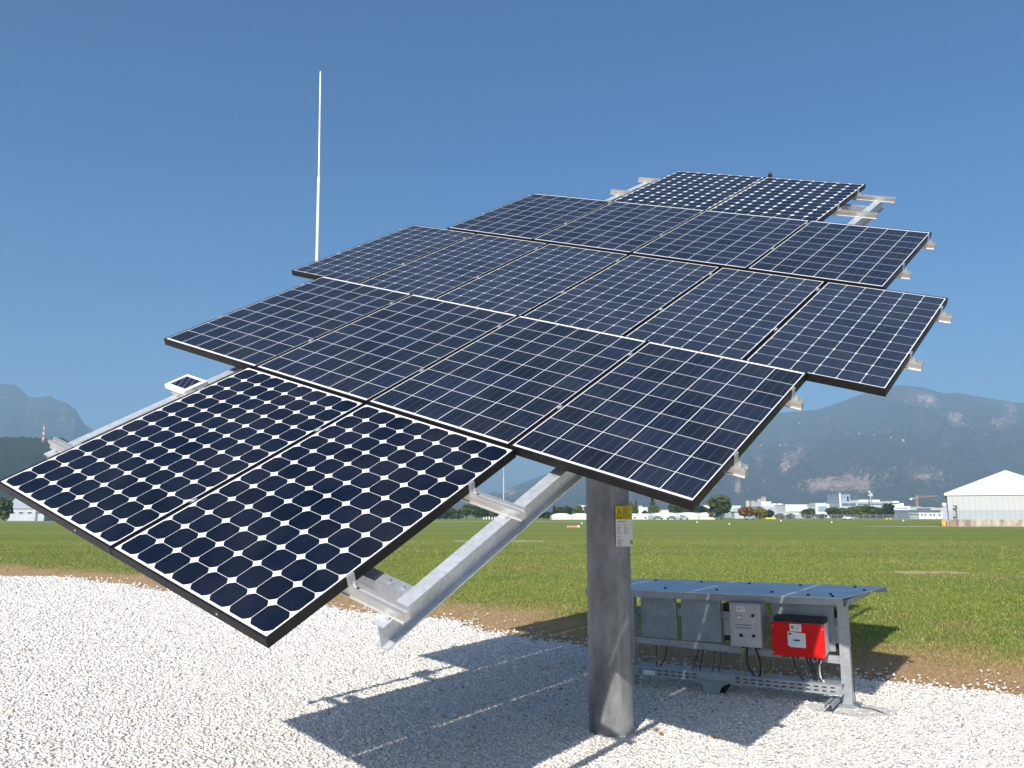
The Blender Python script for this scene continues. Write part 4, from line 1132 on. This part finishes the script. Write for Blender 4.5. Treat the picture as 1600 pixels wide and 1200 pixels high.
# ------------------------------------------------------------------ fence and field furniture
Y = 372; xa = bx(1207, Y); xb = bx(1400, Y)
t_ = tag(empty('perimeter_fence', (xa, Y, 0)), 'long grey wire fence along the far grass edge before the terminal', 'fence')
m = MB(); x_ = 0.0
while x_ < xb-xa:
    m.box(x_, x_+.05, -.02, .02, .1, 2.0); x_ += .24
m.box(0, xb-xa, -.03, .03, 1.95, 2.05); m.box(0, xb-xa, -.03, .03, .1, .2); m.build('wire_mesh', MT['greyink'], t_)
for i in range(20):
    m = MB(); a_ = (xb-xa)*i/19; m.box(a_-.07, a_+.07, -.13, -.04, 0, 2.2); m.build('fence_post', MT['galv'], t_)
wm = ['nearest white marker ball, right of the lowest panel corner', 'white marker ball in the grass under the yellow board', 'white marker ball before the clump of trees', 'white marker ball left of the hangar in the grass', 'white marker ball below the middle pale hangar', 'white marker ball beside the left pole edge']
for (px, py), lb in zip([(1139, 819.5), (1220, 814.8), (1299, 816.6), (1411, 814.5), (1089, 816.7), (909, 818.5)], wm):
    Yd = {819.5: 153.7, 814.8: 236, 816.6: 195, 814.5: 244, 816.7: 193, 818.5: 166}[py]
    o = tag(empty('marker_ball', (bx(px, Yd), Yd, 0)), lb, 'marker', 'white airfield markers')
    rr = 1.25/FC*Yd
    m = MB(); m.tube([(0, 0, 0), (0, 0, rr*.5), (0, 0, rr*1.2)], rr*.98, 10, rr*.75); m.tube([(0, 0, rr*1.2), (0, 0, rr*1.8)], rr*.74, 10, rr*.2); m.build('body', MT['white'], o, smooth=60)
MT['orangep'] = plain('orange_paint', (.62, .13, .03), .6)
for i, (px, mt, lb) in enumerate([(887.5, 'orangep', 'orange ground marker, outermost left of the short row'), (892.2, 'orangep', 'orange ground marker, second from left in the short row'), (896.6, 'orangep', 'orange ground marker, third in the row left of the pole'), (900.4, 'orangep', 'orange ground marker next to the white one'), (903.2, 'white', 'white ground marker ending the orange row left of the pole')]):
    Yd = 113+.4*i
    o = tag(empty('ground_marker', (bx(px, Yd), Yd, 0)), lb, 'marker', 'ground markers left of the pole')
    m = MB(); m.prism([(-.20, 0), (.20, 0), (.13, .27), (-.13, .27)], -.12, .12, 'y'); m.build('body', MT[mt], o)
    m = MB(); m.box(-.14, .14, -.135, -.121, .10, .15); m.build('stripe', MT['white'], o)
MT['yboard'] = plain('yellow_board', (.62, .52, .05), .6)
for (px, Yd, wpx, hpx, lb) in [(1204, 345, 16, 3.2, 'long low yellow board in the grass right of the yellow tree'), (1388, 330, 10, 2.2, 'short yellow taxiway board left of the apron'), (1462, 330, 10, 2.0, 'pale yellow board near the hangar block')]:
    o = tag(empty('taxiway_board', (bx(px, Yd), Yd, 0)), lb, 'airfield sign')
    w2 = wpx/FC*Yd/2; h2 = hpx/FC*Yd
    m = MB(); m.box(-w2, w2, -.12, .12, .18, h2); m.build('panel', MT['yboard'], o)
    for a_ in (-.7, 0, .7):
        m = MB(); m.box(a_*w2-.06, a_*w2+.06, -.05, .05, 0, .179); m.build('leg', MT['black'], o)
    if wpx < 12:
        m = MB(); m.box(-w2*.15, w2*.2, -.14, -.121, .22, h2*.8); m.build('dark_field', MT['ink'], o)
# parked cars and vans
def car(px, Y, mat, label, van=False, name='parked_car'):
    o = tag(empty(name, (bx(px, Y), Y, 0), R(random.choice([0, 180]) + random.uniform(-8, 8))), label, 'van' if van else 'car', 'vehicles parked across the field')
    if van:
        pr_ = [(-2.4, .35), (2.4, .35), (2.45, .9), (2.1, 1.2), (1.5, 2.1), (-2.4, 2.15)]; wn_ = [(1.1, 1.3), (1.95, 1.3), (1.5, 1.95), (1.1, 1.95)]
    else:
        pr_ = [(-2.1, .3), (2.1, .3), (2.15, .75), (1.2, .9), (.6, 1.4), (-1.0, 1.42), (-1.7, .95), (-2.1, .85)]; wn_ = [(-1.45, .95), (1.0, .95), (.52, 1.32), (-.92, 1.34)]
    m = MB(); m.prism(pr_, -.85, .85, 'y'); m.build('body', mat, o, bevel=.04)
    for s_ in (-1, 1):
        m = MB(); m.prism(wn_, s_*.855, s_*.875, 'y'); m.build('window', MT['glass'], o)
        for x_ in (-1.35, 1.35):
            m = MB(); m.tube([(x_, s_*.66, .32), (x_, s_*.88, .32)], .32, 14); m.build('wheel', MT['black'], o)
cg = plain('car_grey', (.16, .17, .18), .35); cs = plain('car_silver', (.42, .43, .44), .35, .3); cw = plain('car_white', (.72, .72, .71), .4)
car(1028, 343, cg, 'dark car before the left of the three pale hangars'); car(1049, 343, cg, 'dark car before the right half of the left pale hangar'); car(1068, 343, cs, 'silver car before the open hangar door')
car(682, 385, cw, 'white van, leftmost under the trees left of the beam', True, 'parked_van'); car(691, 385, cw, 'white car second from left under the dark trees'); car(701, 385, cw, 'white van third from left under the dark trees', True, 'parked_van'); car(712, 385, cw, 'white car fourth from left under the mid green trees')
car(1171, 345, cs, 'silver car under the orange tree'); car(1324, 372-6, cw, 'white car before the fence below the clump of trees')
for i, px in enumerate((756, 760, 764.5, 769, 773)):
    Yd = 360
    o = tag(empty('white_post', (bx(px, Yd), Yd, 0)), f'short white post under the trees left of the beam, {ordn[i]} from the left', 'post', 'white posts by the treeline')
    m = MB(); m.box(-.22, .22, -.2, .2, 0, 1.0+.15*(i % 3)); m.build('body', MT['white'], o, bevel=.03)

# ------------------------------------------------------------------ haze
hz_ = NT('haze_air'); t = hz_.t
for nd in list(t.nodes):
    if nd.type == 'BSDF_PRINCIPLED': t.nodes.remove(nd)
pv = t.nodes.new('ShaderNodeVolumePrincipled')
pv.inputs['Color'].default_value = (.45, .74, 1.0, 1)
pv.inputs['Density'].default_value = 2.1e-4
pv.inputs['Anisotropy'].default_value = 0.0
t.links.new(pv.outputs[0], t.nodes['Material Output'].inputs['Volume'])
m = MB(); m.box(-5900, 5900, -5900, 5900, -6.5, 735)
ho = m.build('haze', hz_.m)
tag(ho, 'thin blue haze lying over the whole valley', 'haze', kind='stuff')
